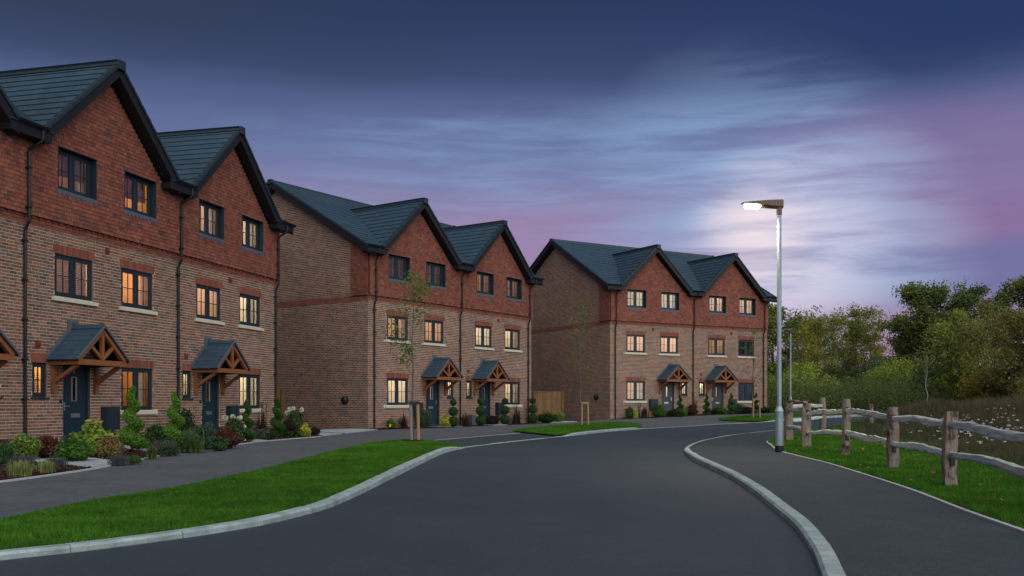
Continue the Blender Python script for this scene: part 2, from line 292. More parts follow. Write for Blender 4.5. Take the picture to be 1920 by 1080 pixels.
# ------------------------------------------------------------------ mesh helpers
def link(name, me, parent=None, mat=None, **props):
    o = bpy.data.objects.new(name, me); COL.objects.link(o)
    if parent is not None: o.parent = parent
    if mat is not None and me is not None and not me.materials: me.materials.append(mat)
    for k, v in props.items(): o[k] = v
    return o
def empty(name, label, cat, loc=(0, 0, 0), rz=0.0, group=None):
    o = bpy.data.objects.new(name, None); COL.objects.link(o); o.location = loc; o.rotation_euler = (0, 0, rz)
    o.empty_display_size = 0.1; o['label'] = label; o['category'] = cat
    if group: o['group'] = group
    return o
def tag(o, label, cat, group=None):
    o['label'] = label; o['category'] = cat
    if group: o['group'] = group
    return o
def mesh_np(name, V, Fc, mat=None, smooth=False):
    V = np.asarray(V, dtype=np.float32); Fc = np.asarray(Fc, dtype=np.int32); k = Fc.shape[1]
    me = bpy.data.meshes.new(name)
    me.vertices.add(len(V)); me.vertices.foreach_set('co', V.ravel())
    me.loops.add(Fc.size); me.loops.foreach_set('vertex_index', Fc.ravel())
    me.polygons.add(len(Fc)); me.polygons.foreach_set('loop_start', np.arange(0, Fc.size, k, dtype=np.int32))
    me.polygons.foreach_set('use_smooth', np.full(len(Fc), bool(smooth)))
    me.update(calc_edges=True)
    if mat: me.materials.append(mat)
    return me
class MB:
    def __init__(s): s.v = []; s.f = []
    def box(s, x0, x1, y0, y1, z0, z1):
        b = len(s.v)
        s.v += [(x0, y0, z0), (x1, y0, z0), (x1, y1, z0), (x0, y1, z0), (x0, y0, z1), (x1, y0, z1), (x1, y1, z1), (x0, y1, z1)]
        s.f += [tuple(b + i for i in q) for q in ((3, 2, 1, 0), (4, 5, 6, 7), (0, 1, 5, 4), (1, 2, 6, 5), (2, 3, 7, 6), (3, 0, 4, 7))]
    def quad(s, *p):
        b = len(s.v); s.v += [tuple(q) for q in p]; s.f.append(tuple(range(b, b + len(p))))
    def prism(s, poly, off):
        """poly: 3D points of one end; off: vector to the other end"""
        n = len(poly); b = len(s.v)
        s.v += [tuple(p) for p in poly] + [tuple(np.add(p, off)) for p in poly]
        s.f.append(tuple(b + i for i in reversed(range(n)))); s.f.append(tuple(b + n + i for i in range(n)))
        s.f += [(b + i, b + (i + 1) % n, b + n + (i + 1) % n, b + n + i) for i in range(n)]
    def beam(s, p, q, w, h, up=(0, 0, 1)):
        p, q = Vector(p), Vector(q); d = (q - p).normalized(); sd = d.cross(Vector(up)).normalized(); u = sd.cross(d)
        s.prism([p + sd * a * w / 2 + u * c * h / 2 for a, c in ((-1, -1), (1, -1), (1, 1), (-1, 1))], q - p)
    def tube(s, pts, r, n=8, cap=True):
        pts = [Vector(p) for p in pts]; rs = r if isinstance(r, (list, tuple)) else [r] * len(pts)
        base = len(s.v); ref = Vector((0.31, 0.17, 0.93))
        for i, p in enumerate(pts):
            t = (pts[min(i + 1, len(pts) - 1)] - pts[max(i - 1, 0)]).normalized()
            a = t.cross(ref)
            if a.length < 1e-3: a = t.cross(Vector((1, 0, 0)))
            a.normalize(); c = t.cross(a)
            for k in range(n):
                th = 2 * math.pi * k / n; s.v.append(tuple(p + (a * math.cos(th) + c * math.sin(th)) * rs[i]))
        for i in range(len(pts) - 1):
            for k in range(n):
                k2 = (k + 1) % n; b0 = base + i * n; b1 = b0 + n
                s.f.append((b0 + k, b0 + k2, b1 + k2, b1 + k))
        if cap:
            s.f.append(tuple(base + k for k in reversed(range(n)))); e = base + (len(pts) - 1) * n
            s.f.append(tuple(e + k for k in range(n)))
    def mesh(s, name, mat, mir=False, smooth=False):
        me = bpy.data.meshes.new(name)
        if mir: me.from_pydata([(-x, y, z) for x, y, z in s.v], [], [tuple(reversed(f)) for f in s.f])
        else: me.from_pydata(s.v, [], s.f)
        if smooth: me.polygons.foreach_set('use_smooth', np.ones(len(me.polygons), dtype=bool))
        me.update()
        if mat: me.materials.append(mat)
        return me
    def build(s, name, mat, parent=None, mir=False, smooth=False, **props):
        return link(name, s.mesh(name, mat, mir, smooth), parent, **props)
BOXF = np.array([(0, 1, 5, 4), (1, 2, 6, 5), (3, 0, 4, 7), (4, 5, 6, 7), (3, 2, 1, 0)])
def leaf_cards(centers, size, aspect=0.5, normals=None, droop=0.0, rng=RNG, jit=0.35):
    """diamond shaped leaf faces, one island each; returns V, F"""
    n = len(centers); c = np.asarray(centers)
    a = rng.normal(size=(n, 3)); a[:, 2] -= droop; a /= np.linalg.norm(a, axis=1, keepdims=True) + 1e-9
    if normals is not None:
        a = a - normals * (a * normals).sum(1, keepdims=True) * 0.7; a /= np.linalg.norm(a, axis=1, keepdims=True) + 1e-9
    b = np.cross(a, rng.normal(size=(n, 3))); b /= np.linalg.norm(b, axis=1, keepdims=True) + 1e-9
    L = (size * (1 + jit * rng.uniform(-1, 1, n)))[:, None] / 2; W = L * aspect
    k = np.cross(a, b) * L * 0.25
    V = np.stack([c - a * L, c + b * W + k, c + a * L, c - b * W + k], 1).reshape(-1, 3)
    return V, np.arange(4 * n).reshape(-1, 4)
def blades(base, h, w, lean, rng=RNG):
    """single triangle blades"""
    n = len(base); th = rng.uniform(0, 2 * math.pi, n); s = np.stack([np.cos(th), np.sin(th), np.zeros(n)], 1) * (w / 2)[:, None]
    th2 = rng.uniform(0, 2 * math.pi, n); ln = rng.uniform(0, 1, n) * lean * h
    tip = base + np.stack([np.cos(th2) * ln, np.sin(th2) * ln, h], 1)
    V = np.stack([base - s, base + s, tip], 1).reshape(-1, 3)
    return V, np.arange(3 * n).reshape(-1, 3)
def arch_blades(base, h, w, spread, rng=RNG, seg=4, arc=(1.55, .75, .8)):
    """curved strap leaves as strips of quads"""
    n = len(base); th = rng.uniform(0, 2 * math.pi, n); dr = np.stack([np.cos(th), np.sin(th), np.zeros(n)], 1); sd = np.stack([-np.sin(th), np.cos(th), np.zeros(n)], 1)
    q_ = rng.uniform(0.12, 1.0, n); sp = spread * q_; h = h * (1.12 - 0.55 * q_); rows = []
    for i in range(seg + 1):
        t = i / seg; p = base + dr * (sp * t ** 1.6)[:, None] + np.array([0, 0, 1.0]) * (h * (arc[0] * t - arc[1] * t * t) / arc[2])[:, None]
        ww = np.full((n, 1), w * (1 - t) ** 0.7 / 2); rows += [p - sd * ww, p + sd * ww]
    V = np.stack(rows, 1).reshape(-1, 3); k = 2 * (seg + 1); b = (np.arange(n) * k)[:, None]
    Fc = np.concatenate([b + np.array([[2 * i, 2 * i + 1, 2 * i + 3, 2 * i + 2]]) for i in range(seg)], 0)
    return V, Fc
def joinVF(parts):
    V = np.concatenate([p[0] for p in parts]); o = 0; Fs = []
    for v, f in parts: Fs.append(f + o); o += len(v)
    return V, np.concatenate(Fs)
def sm(t): t = np.clip(t, 0, 1); return t * t * (3 - 2 * t)
def gz(x, y):
    x = np.asarray(x, float); y = np.asarray(y, float)
    return .42 * sm((.55 * x + .83 * y - 40) / 16) + .0012 * np.clip(np.minimum(y, 160) - 64, 0, None) + .8 * sm((x - 8.5 - .2 * (y - 20)) / 6) * sm((y - 16) / 14) * sm((47 - y) / 9)
def in_poly(P, poly):
    x, y = P[:, 0], P[:, 1]; inside = np.zeros(len(P), bool); n = len(poly)
    for i in range(n):
        x0, y0 = poly[i]; x1, y1 = poly[(i + 1) % n]
        c = ((y0 > y) != (y1 > y)) & (x < (x1 - x0) * (y - y0) / (y1 - y0 + 1e-12) + x0); inside ^= c
    return inside
def densify(pl, step):
    out = []
    for a, b in zip(pl[:-1], pl[1:]):
        n = max(1, int(math.ceil(math.dist(a, b) / step)))
        out += [(a[0] + (b[0] - a[0]) * i / n, a[1] + (b[1] - a[1]) * i / n) for i in range(n)]
    return out + [pl[-1]]
def smooth_line(pl, step=0.3):
    """Catmull-Rom through the points, resampled evenly"""
    P = [np.array(p) for p in pl]; P = [2 * P[0] - P[1]] + P + [2 * P[-1] - P[-2]]; out = []
    for i in range(1, len(P) - 2):
        n = max(2, int(np.linalg.norm(P[i + 1] - P[i]) / 0.08))
        for k in range(n):
            t = k / n; a, b, c, d = P[i - 1:i + 3]
            out.append(0.5 * (2 * b + (c - a) * t + (2 * a - 5 * b + 4 * c - d) * t * t + (3 * b - a - 3 * c + d) * t ** 3))
    out.append(P[-2]); out = np.array(out); s = np.r_[0, np.cumsum(np.linalg.norm(np.diff(out, axis=0), axis=1))]
    m = max(2, int(round(s[-1] / step)) + 1); q = np.linspace(0, s[-1], m)
    return [(float(x), float(y)) for x, y in zip(np.interp(q, s, out[:, 0]), np.interp(q, s, out[:, 1]))]
def offset_line(pl, d):
    P = np.array(pl); T = np.gradient(P, axis=0); T /= np.linalg.norm(T, axis=1, keepdims=True)
    return [tuple(p) for p in P + np.stack([-T[:, 1], T[:, 0]], 1) * d]
def sheet(name, poly, dz, mat, spacing=1.6, zf=None, bstep=0.8, **props):
    """a ground sheet: polygon filled with triangles that follow the terrain"""
    ring = densify(list(poly) + [poly[0]], bstep)[:-1]; A = np.array(ring)
    gx, gy = np.meshgrid(np.arange(A[:, 0].min(), A[:, 0].max(), spacing), np.arange(A[:, 1].min(), A[:, 1].max(), spacing))
    G = np.stack([gx.ravel(), gy.ravel()], 1) + RNG.uniform(-.1, .1, (gx.size, 2)) * spacing; G = G[in_poly(G, ring)]
    vs = [Vector(p) for p in ring] + [Vector(p) for p in G.tolist()]
    v, e, f, *_ = geometry.delaunay_2d_cdt(vs, [], [list(range(len(ring)))], 1, 1e-5)
    v = np.array([tuple(p) for p in v]); z = gz(v[:, 0], v[:, 1]) + dz
    if zf is not None: z = z + zf(v[:, 0], v[:, 1])
    me = mesh_np(name, np.c_[v, z], [tuple(q) for q in f], mat, True)
    return link(name, me, **props)

# ------------------------------------------------------------------ the ground
KERB_VERGE = [(-9.2, 2.9), (-6.4, 4.0), (-4.95, 4.9), (-4.012, 5.731), (-3.746, 6.044), (-3.503, 6.359), (-3.112, 6.736), (-2.748, 7.2), (-2.409, 7.733), (-2.156, 8.277), (-1.982, 8.903), (-1.878, 9.458), (-1.79, 10.61), (-1.675, 13.901), (-1.549, 17.525), (-1.399, 20.152), (-1.062, 22.301)]
KERB_FLUSH_A = [(-1.062, 22.301), (-0.283, 24.636), (0.618, 26.927), (1.509, 29.226)]
KERB_ISLAND = [(1.509, 29.226), (1.99, 30.163), (3.451, 33.974), (4.578, 36.265), (5.422, 38.101)]
KERB_FLUSH_B = [(5.422, 38.101), (7.053, 40.564), (9.49, 44.223), (12.231, 45.97)]
KERB_FAR = [(12.231, 45.97), (13.767, 46.952), (15.5, 48.0), (20.0, 50.2), (30, 53.5), (60, 60)]
VERGE_BACK = [(-9.6, 4.3), (-7.0, 5.6), (-5.159, 7.369), (-4.792, 7.733), (-4.52, 8.205), (-4.497, 8.946), (-4.397, 10.044), (-4.068, 11.662), (-3.855, 15.13), (-3.832, 17.857), (-3.711, 22.301), (-3.324, 25.298), (-2.398, 25.643), (-1.464, 23.41), (-1.21, 22.35)]
ISLAND_BACK = [(1.40, 29.35), (0.35, 32.6), (0.099, 34.346), (1.428, 38.888), (3.502, 44.391), (5.187, 46.667), (6.0, 44.0), (5.621, 40.564), (5.32, 38.15)]
ISLAND_FAR = [(12.15, 46.1), (10.9, 47.6), (10.819, 48.975), (12.605, 51.088), (15.079, 51.63), (20, 53.5), (24, 54.5), (24, 51.7), (20, 50.35), (15.5, 48.15), (13.7, 47.08)]
PAVE_EDGE = [(-9.6, 5.4), (-8.1, 8.0), (-7.34, 10.152), (-7.077, 11.111), (-6.848, 12.432), (-6.734, 13.599), (-6.70, 14.891), (-6.80, 16.24), (-7.05, 18.935), (-7.10, 20.593), (-6.993, 22.568), (-6.818, 24.962), (-6.551, 26.735), (-5.95, 29.0)]
PAVE_EDGE2 = [(-5.70, 31.5), (-5.45, 34.2), (-5.2, 36.4), (-4.329, 37.719), (-2.931, 39.294), (-1.459, 42.391), (.15, 44.98), (1.79, 47.73), (3.6, 50.0), (5.328, 51.466), (7.85, 52.305), (11.403, 54.154), (13.991, 55.67), (17.443, 57.691), (19.144, 58.745), (30, 62)]
RKERB = [(10.153, 35.919), (7.511, 31.317), (5.697, 27.199), (4.529, 23.705), (3.812, 20.593), (3.40, 17.69), (3.24, 15.764), (3.08, 13.217), (2.857, 11.065), (2.603, 9.208), (2.421, 7.962), (2.184, 6.81), (1.913, 5.749), (1.703, 5.014), (1.35, 4.0), (0.8, 2.8), (0.2, 1.8)]
RFLUSH = [(34, 46.5), (24, 44.4), (18, 42.6), (14.608, 41.395), (13.233, 40.371), (11.706, 38.49), (10.153, 35.919)]
RPATH = [(2.6, 1.6), (3.3, 3.4), (3.843, 5.874), (4.113, 7.428), (4.374, 9.075), (4.774, 11.244), (5.20, 14.324), (5.42, 16.17), (5.641, 19.128), (5.849, 20.593), (6.408, 23.122), (6.968, 25.298), (8.9, 29.5), (11.2, 34.5), (13, 37.5), (15.3, 39.6), (18, 41.0), (24, 42.6), (34, 44.6)]
MEADOW = [(24, 42.9), (15.6, 40.1), (13.2, 35.6), (11.112, 30.163), (10.737, 27.517), (9.563, 21.784), (8.447, 17.525), (8.027, 15.009), (6.791, 11.38), (5.453, 7.092), (5.0, 5.0)]
s_verge = smooth_line(KERB_VERGE, 0.3); s_flA = smooth_line(KERB_FLUSH_A, 0.3); s_isl = smooth_line(KERB_ISLAND, 0.3)
s_flB = smooth_line(KERB_FLUSH_B, 0.3); s_far = smooth_line(KERB_FAR, 0.3); s_rk = smooth_line(RKERB, 0.3); s_rf = smooth_line(RFLUSH, 0.3)
s_rp = smooth_line(RPATH, 0.3); s_pe = smooth_line(PAVE_EDGE, 0.3); s_pe2 = smooth_line(PAVE_EDGE2, 0.4)

# the wide land, one sheet to the horizon
def land():
    xs = np.r_[-900, -400, -200, -120, np.arange(-80, 81, 4.0), 120, 200, 400, 900]; ys = np.r_[-300, -100, -40, np.arange(-12, 121, 4.0), 150, 200, 400, 900, 1500]
    X, Y = np.meshgrid(xs, ys); Z = gz(X, Y) - 0.16; n, m = X.shape
    idx = np.arange(n * m).reshape(n, m); Fc = np.stack([idx[:-1, :-1], idx[:-1, 1:], idx[1:, 1:], idx[1:, :-1]], -1).reshape(-1, 4)
    link('ground', mesh_np('ground', np.stack([X, Y, Z], -1).reshape(-1, 3), Fc, m_land, True), kind='structure')
land()
left_edge = s_verge + s_flA[1:] + s_isl[1:] + s_flB[1:] + s_far[1:]
road_poly = [(-9.4, 0.2)] + left_edge + s_rf + s_rk[1:] + [(0.2, 0.2)]
sheet('road', road_poly, 0.0, m_asphalt, 1.2, kind='structure')
pave_poly = s_pe + s_pe2 + [(30, 56)] + list(reversed(offset_line(s_far, 0.12)[:70])) + list(reversed(s_flB[:-1])) + list(reversed(s_isl[:-1])) + list(reversed(s_flA[:-1])) + list(reversed(s_verge[:-1])) + [(-13, 2.2), (-13, 5.5)]
def pave_mat():
    m = M('block_paving', (0.07, 0.078, 0.09), 0.82, 0.3)
    T = NT(m.node_tree); b = [n for n in T.n if n.type == 'BSDF_PRINCIPLED'][0]
    tc = T.new('ShaderNodeTexCoord'); v = T.mapping(tc.outputs['Object'], (1, 1, 1), (0, 0, math.radians(43)))
    br = T.new('ShaderNodeTexBrick'); T.link(v, br.inputs['Vector']); br.inputs['Scale'].default_value = 1.0
    br.inputs['Brick Width'].default_value = 0.2; br.inputs['Row Height'].default_value = 0.1; br.inputs['Mortar Size'].default_value = 0.004
    br.inputs['Color1'].default_value = (0.068, 0.078, 0.092, 1); br.inputs['Color2'].default_value = (0.092, 0.102, 0.116, 1); br.inputs['Mortar'].default_value = (0.045, 0.05, 0.058, 1)
    n1 = T.noise(tc.outputs['Object'], 0.6, 4); n2 = T.noise(tc.outputs['Object'], 90, 3)
    c = T.mix(1.0, br.outputs['Color'], T.ramp(n1, [(0.3, (0.85,) * 3), (0.7, (1.12,) * 3)]), 'MULTIPLY')
    c = T.mix(1.0, c, T.ramp(n2, [(0.3, (0.82,) * 3), (0.7, (1.18,) * 3)]), 'MULTIPLY')
    T.link(c, b.inputs['Base Color'])
    return m
m_pave = pave_mat()
sheet('pavement', pave_poly, 0.006, m_pave, 1.4, kind='structure')
# darker blocks of the crossover ramp between the verge and the island
sheet('crossover', [(-1.15, 22.42)] + [(p[0] - .07, p[1] + .04) for p in s_flA[1:]] + [(1.38, 29.35), (0.3, 32.4), (-0.6, 30.2), (-2.3, 26.0), (-2.28, 25.5), (-1.46, 23.5)], 0.011, m_drive, 0.9, kind='structure')

def kerb_run(parent, line, hfun, width=0.125, side=1, step=3):
    """line: evenly spaced points 0.3 m apart on the road side; each kerb stone spans three of them and is a piece of its own"""
    out = offset_line(line, side * width); mid = offset_line(line, side * 0.022)
    for i in range(0, len(line) - 1, step):
        seg = list(range(i, min(i + step, len(line) - 1) + 1)); mb = MB(); jx, jz = RNG.uniform(-.003, .003), RNG.uniform(-.003, .003)
        rows = []
        for k, j in enumerate(seg):
            t = 0.004 if k == 0 else (-0.004 if k == len(seg) - 1 else 0)
            def P(l, z):
                p = np.array(l[j]); q = np.array(l[min(j + 1, len(l) - 1)]) - np.array(l[max(j - 1, 0)]); q = q / np.linalg.norm(q)
                p = p + q * t; return (p[0] + jx, p[1], float(gz(p[0], p[1])) + z + jz)
            h = hfun(line[j])
            rows.append([P(line, -0.08), P(line, max(h - 0.02, 0.003)), P(mid, h), P(out, h), P(out, -0.08)])
        for a, b in zip(rows[:-1], rows[1:]):
            for q in range(4): mb.quad(a[q], b[q], b[q + 1], a[q + 1])
        mb.quad(*reversed(rows[0])); mb.quad(*rows[-1])
        mb.build('kerb_stone', m_kerb, parent)
def kerb_root(name):
    o = bpy.data.objects.new(name, None); COL.objects.link(o); o['kind'] = 'structure'; return o
kA = kerb_root('verge_kerb')
kerb_run(kA, s_verge, lambda p: 0.010 + float((.042 + .04 * np.clip((p[1] - 7) / 7, 0, 1)) * sm((22.2 - p[1]) / 1.6)))
kerb_run(kA, s_flA, lambda p: 0.012)
kerb_run(kA, s_isl, lambda p: 0.010 + 0.080 * float(sm((p[1] - 29.3) / 1.3) * sm((38.1 - p[1]) / 1.4)))
kerb_run(kA, s_flB, lambda p: 0.012)
kerb_run(kA, s_far[:80], lambda p: 0.010 + 0.095 * float(sm((p[0] - 12.4) / 1.5)))
kB = kerb_root('footway_kerb')
def rkh(p): return 0.010 + float((.045 + .045 * np.clip((p[1] - 6) / 9, 0, 1)) * sm((23.2 - p[1]) / 6.0))
kerb_run(kB, list(reversed(s_rk)), rkh, side=-1)
kerb_run(kB, list(reversed(s_rf))[:60], lambda p: 0.010, width=0.07, side=-1)

def edging(name, line, w, z, mat, side=1):
    a = line; b = offset_line(line, side * w); mb = MB()
    for i in range(len(line) - 1):
        p = [(*a[i], float(gz(*a[i])) + z), (*a[i + 1], float(gz(*a[i + 1])) + z), (*b[i + 1], float(gz(*b[i + 1])) + z), (*b[i], float(gz(*b[i])) + z)]
        mb.prism([(x, y, q - .06) for x, y, q in p], (0, 0, .06))
    return mb.build(name, mat, kind='structure')
edging('pavement_edging', s_pe, 0.05, 0.030, m_edging)
edging('verge_edging', smooth_line(VERGE_BACK[:-3], 0.3), 0.05, 0.014, m_edging)
edging('crossover_edging', smooth_line([(-2.3, 26.0), (-1.4, 28.1), (-0.6, 30.2), (0.3, 32.6)], 0.3), 0.06, 0.016, m_edging)

# right footway, crossfall from the kerb top to the grass
rk_y = np.array([p[1] for p in reversed(s_rk)]); rk_x = np.array([p[0] for p in reversed(s_rk)])
rp_y = np.array([p[1] for p in s_rp]); rp_x = np.array([p[0] for p in s_rp])
def foot_z(x, y):
    a = np.interp(y, rk_y, rk_x); b = np.interp(y, rp_y, rp_x); t = np.clip((x - a) / np.maximum(b - a, .3), 0, 1)
    return (.040 + .045 * np.clip((y - 6) / 9, 0, 1)) * sm((23.2 - y) / 6.0) * (1 - 0.75 * t)
rk_in = offset_line(list(reversed(s_rk)), -0.10); rf_in = offset_line(list(reversed(s_rf)), -0.05)
sheet('footway', rk_in + rf_in[1:] + list(reversed(s_rp)), 0.012, m_tarmac, 0.8, zf=foot_z, bstep=0.4, kind='structure')
edging('footway_edging', s_rp, 0.05, 0.045, m_edging, side=-1)

# gardens: mulch beds and slab paths
BL = [(-9.678, 26.845, .2457), (-2.29, 43.01, .6011), (10.872, 55.06, 1.041)]
BZ = [-0.09, 0.005, 0.21]
def fpt(b, u, d):
    x, y, t = BL[b]; return (x + u * math.sin(t) + d * math.cos(t), y + u * math.cos(t) - d * math.sin(t))
bed1 = offset_line(s_pe, 0.05)
sheet('garden_bed', bed1 + [fpt(0, 6.3, 2.0), fpt(0, 6.3, -.02), fpt(0, -13, -.02)], 0.022, m_mulch, 0.7, kind='structure')
bed2 = [fpt(1, u, -.02) for u in (6.0, -6.4)] + [fpt(1, -6.4, .75), fpt(1, -5.4, 1.15)] + [(-4.329 - .02, 37.80), (-2.95, 39.36), (-1.50, 42.40), (.11, 44.98), (1.70, 47.70)]
sheet('second_garden_bed', bed2, 0.022, m_mulch, 0.9, kind='structure')
bed3 = [fpt(2, u, -.02) for u in (7.0, -6.3)] + [fpt(2, u, d) for u, d in ((-6.3, .25), (-4, .8), (0, 1.0), (3, 1.0), (7, 1.0))]
sheet('third_garden_bed', bed3, 0.026, m_mulch, 0.9, kind='structure')
SLABQ = []
def slabs(name, quad, nu, nv, z):
    """a path laid with single paving slabs"""
    SLABQ.append(quad); a, b, c, d = [np.array(p) for p in quad]; root = bpy.data.objects.new(name, None); COL.objects.link(root); root['kind'] = 'structure'
    for i in range(nu):
        for j in range(nv):
            g = 0.012
            def P(s, t): p = a * (1 - s) * (1 - t) + b * s * (1 - t) + c * s * t + d * (1 - s) * t; return (p[0], p[1], float(gz(p[0], p[1])) + z - .03)
            mb = MB(); s0, s1, t0, t1 = (i + g) / nu, (i + 1 - g) / nu, (j + g) / nv, (j + 1 - g) / nv
            mb.prism([P(s0, t0), P(s1, t0), P(s1, t1), P(s0, t1)], (0, 0, .03 + RNG.uniform(-.002, .002)))
            mb.build('paving_slab', m_slab, root)
slabs('garden_path', [(-6.78, 15.0), (-6.82, 16.35), (-8.6, 18.3), (-9.4, 17.3)], 3, 7, 0.040)
slabs('second_garden_path', [(-7.10, 18.95), (-7.14, 19.95), (-9.2, 22.9), (-9.6, 22.2)], 2, 8, 0.040)
slabs('third_garden_path', [(-6.85, 24.6), (-6.72, 25.6), (-8.7, 28.4), (-9.0, 27.6)], 2, 6, 0.040)
slabs('side_path', [(-5.98, 29.3), (-5.72, 31.4), (-8.3, 34.6), (-9.0, 32.6)], 4, 6, 0.036)
slabs('side_path', [(-5.70, 31.7), (-5.22, 36.2), (-6.3, 37.3), (-8.0, 34.9)], 6, 4, 0.036)
slabs('fence_path', [(2.0, 47.9), (3.5, 49.7), (2.7, 50.6), (1.3, 48.9)], 4, 3, 0.036)
slabs('door_path', [fpt(1, -2.7, 1.15), fpt(1, -1.5, 1.15), fpt(1, -1.5, .1), fpt(1, -2.7, .1)], 3, 3, 0.036)
slabs('door_path', [fpt(1, 1.15, .95), fpt(1, 2.3, .95), fpt(1, 2.3, .1), fpt(1, 1.15, .1)], 3, 3, 0.036)

# lawn strips: soil sheet and real blades
def near(P, line, seg=2000):
    L = np.array(line); d = np.full(len(P), 1e9)
    for k in range(0, len(P), seg): d[k:k + seg] = np.sqrt(((P[k:k + seg, None, :] - L[None]) ** 2).sum(-1)).min(1)
    return d
def scatter(poly, n, dens=None, rng=RNG):
    A = np.array(poly); lo, hi = A.min(0), A.max(0); out = []; tot = 0
    while tot < n:
        P = rng.uniform(lo, hi, (n * 3, 2)); P = P[in_poly(P, poly)]
        if dens is not None: P = P[rng.uniform(0, 1, len(P)) < dens(P)]
        out.append(P); tot += len(P)
    return np.concatenate(out)[:n]
vk = offset_line(s_verge, 0.125); verge_poly = vk + list(reversed(smooth_line(VERGE_BACK, 0.3)))
def verge_z(x, y):
    P = np.stack([np.ravel(x), np.ravel(y)], 1); d = near(P, s_verge).reshape(np.shape(x)); return 0.010 + (.030 + .04 * np.clip((y - 7) / 7, 0, 1)) * sm((22.2 - y) / 1.8) * sm((1.7 - d) / 1.5) + 0.03 * sm((d - .1) / .8)
sheet('verge', verge_poly, 0.004, m_soil, 0.35, zf=verge_z, bstep=0.3, kind='structure')
def lawn(name, poly, n, zf, h=(0.028, 0.055), w=0.006, dens=None, lean=0.9, mat=m_grass):
    P = scatter(poly, n, dens); z = gz(P[:, 0], P[:, 1]) + zf(P[:, 0], P[:, 1]); dist = np.hypot(P[:, 0], P[:, 1])
    H = RNG.uniform(*h, n); W = np.maximum(w, dist * 0.00075)
    V, Fc = blades(np.c_[P, z], H, W, lean)
    return link(name, mesh_np(name, V, Fc, mat), kind='stuff')
lawn('verge_grass', verge_poly, 260000, lambda x, y: verge_z(x, y) - .002, h=(.018, .045), w=.0045, dens=lambda P: np.clip(9.0 / np.hypot(P[:, 0], P[:, 1]), .25, 1) ** 1.3)
isl_poly = offset_line(s_isl, 0.125) + list(reversed(smooth_line(ISLAND_BACK, 0.4)))
isl_z = lambda x, y: 0.055 + 0 * x
sheet('island_verge', isl_poly, 0.05, m_soil, 0.8, kind='structure')
lawn('island_grass', isl_poly, 26000, isl_z, h=(.04, .075), w=0.012)
sheet('far_verge', ISLAND_FAR, 0.05, m_soil, 1.2, kind='structure')
lawn('far_verge_grass', ISLAND_FAR, 16000, isl_z, h=(.05, .09), w=0.02)
rp_in = offset_line(s_rp, -0.05)
mline = smooth_line(MEADOW, 0.5)
strip_poly = rp_in + [(30, 43.6)] + mline
strip_z = lambda x, y: 0.035 + 0.018 * np.sin(x * 3.1 + 1) * np.sin(y * 2.3)
sheet('grass_bank', strip_poly, 0.0, m_soil, 0.6, zf=lambda x, y: strip_z(x, y) - .004, bstep=0.4, kind='structure')
lawn('bank_grass', strip_poly, 170000, strip_z, h=(.035, .075), w=0.007, dens=lambda P: np.clip(9.0 / np.hypot(P[:, 0], P[:, 1]), .12, 1) ** 1.4, lean=1.1)
# meadow behind the fence: tall dry stems, green leaves low down, white flower heads
view = lambda P, m=5.0: (P[:, 0] < 0.5508 * P[:, 1] + m)
meadow_poly = list(reversed(mline)) + [(24, 42.9), (40, 46), (60, 52), (70, 48), (60, 30), (30, 12), (8, 3)]
sheet('meadow_ground', meadow_poly, -0.02, m_soil, 2.0, zf=lambda x, y: 0.02 + 0 * x, kind='structure')
def meadow():
    ml = np.array(mline)
    def make(name, n, hr, mat, w, far, dfun, lean):
        P = scatter(meadow_poly, n, lambda P: view(P) * dfun(P)); d = near(P, mline); z = gz(P[:, 0], P[:, 1]); dist = np.hypot(P[:, 0], P[:, 1])
        cl = 0.65 + 0.5 * np.sin(P[:, 0] * 1.7 + 2 * np.sin(P[:, 1] * .9)) * np.sin(P[:, 1] * 1.3)
        H = RNG.uniform(*hr, n) * np.clip(0.3 + d * 0.45, 0.3, 1) * np.clip(cl, .45, 1.1)
        V, Fc = blades(np.c_[P, z], H, np.maximum(w, dist * far), lean)
        link(name, mesh_np(name, V, Fc, mat), kind='stuff')
    make('meadow_stems', 120000, (.28, .62), m_meadow, 0.008, 0.0007, lambda P: np.clip(16 / np.hypot(P[:, 0], P[:, 1]), .15, 1) * np.clip(.35 + near(P, mline) * .25, 0, 1), 0.75)
    make('meadow_leaves', 80000, (.12, .42), m_meadowg, 0.012, 0.0008, lambda P: np.clip(16 / np.hypot(P[:, 0], P[:, 1]), .1, 1) * np.clip(1.25 - near(P, mline) * .13, .18, 1), 1.0)
    P = scatter(meadow_poly, 190, lambda P: view(P, .5) * (P[:, 1] < 27) * np.exp(-((near(P, mline) - 1.8) / 1.6) ** 2) * np.clip(18 / np.hypot(P[:, 0], P[:, 1]), .1, 1))
    parts = []
    for x, y in P:
        z0 = float(gz(x, y)) + RNG.uniform(.28, .55); r = RNG.uniform(.02, .05); k = 9
        c = np.c_[x + RNG.normal(0, r * .5, k), y + RNG.normal(0, r * .5, k), z0 + RNG.normal(0, .006, k)]
        nrm = np.tile([0, 0, 1.0], (k, 1)) + RNG.normal(0, .25, (k, 3)); nrm /= np.linalg.norm(nrm, axis=1, keepdims=True)
        parts.append(leaf_cards(c, r * .8, 0.9, nrm))
    V, Fc = joinVF(parts); link('meadow_flowers', mesh_np('meadow_flowers', V, Fc, m_umbel), kind='stuff')
meadow()
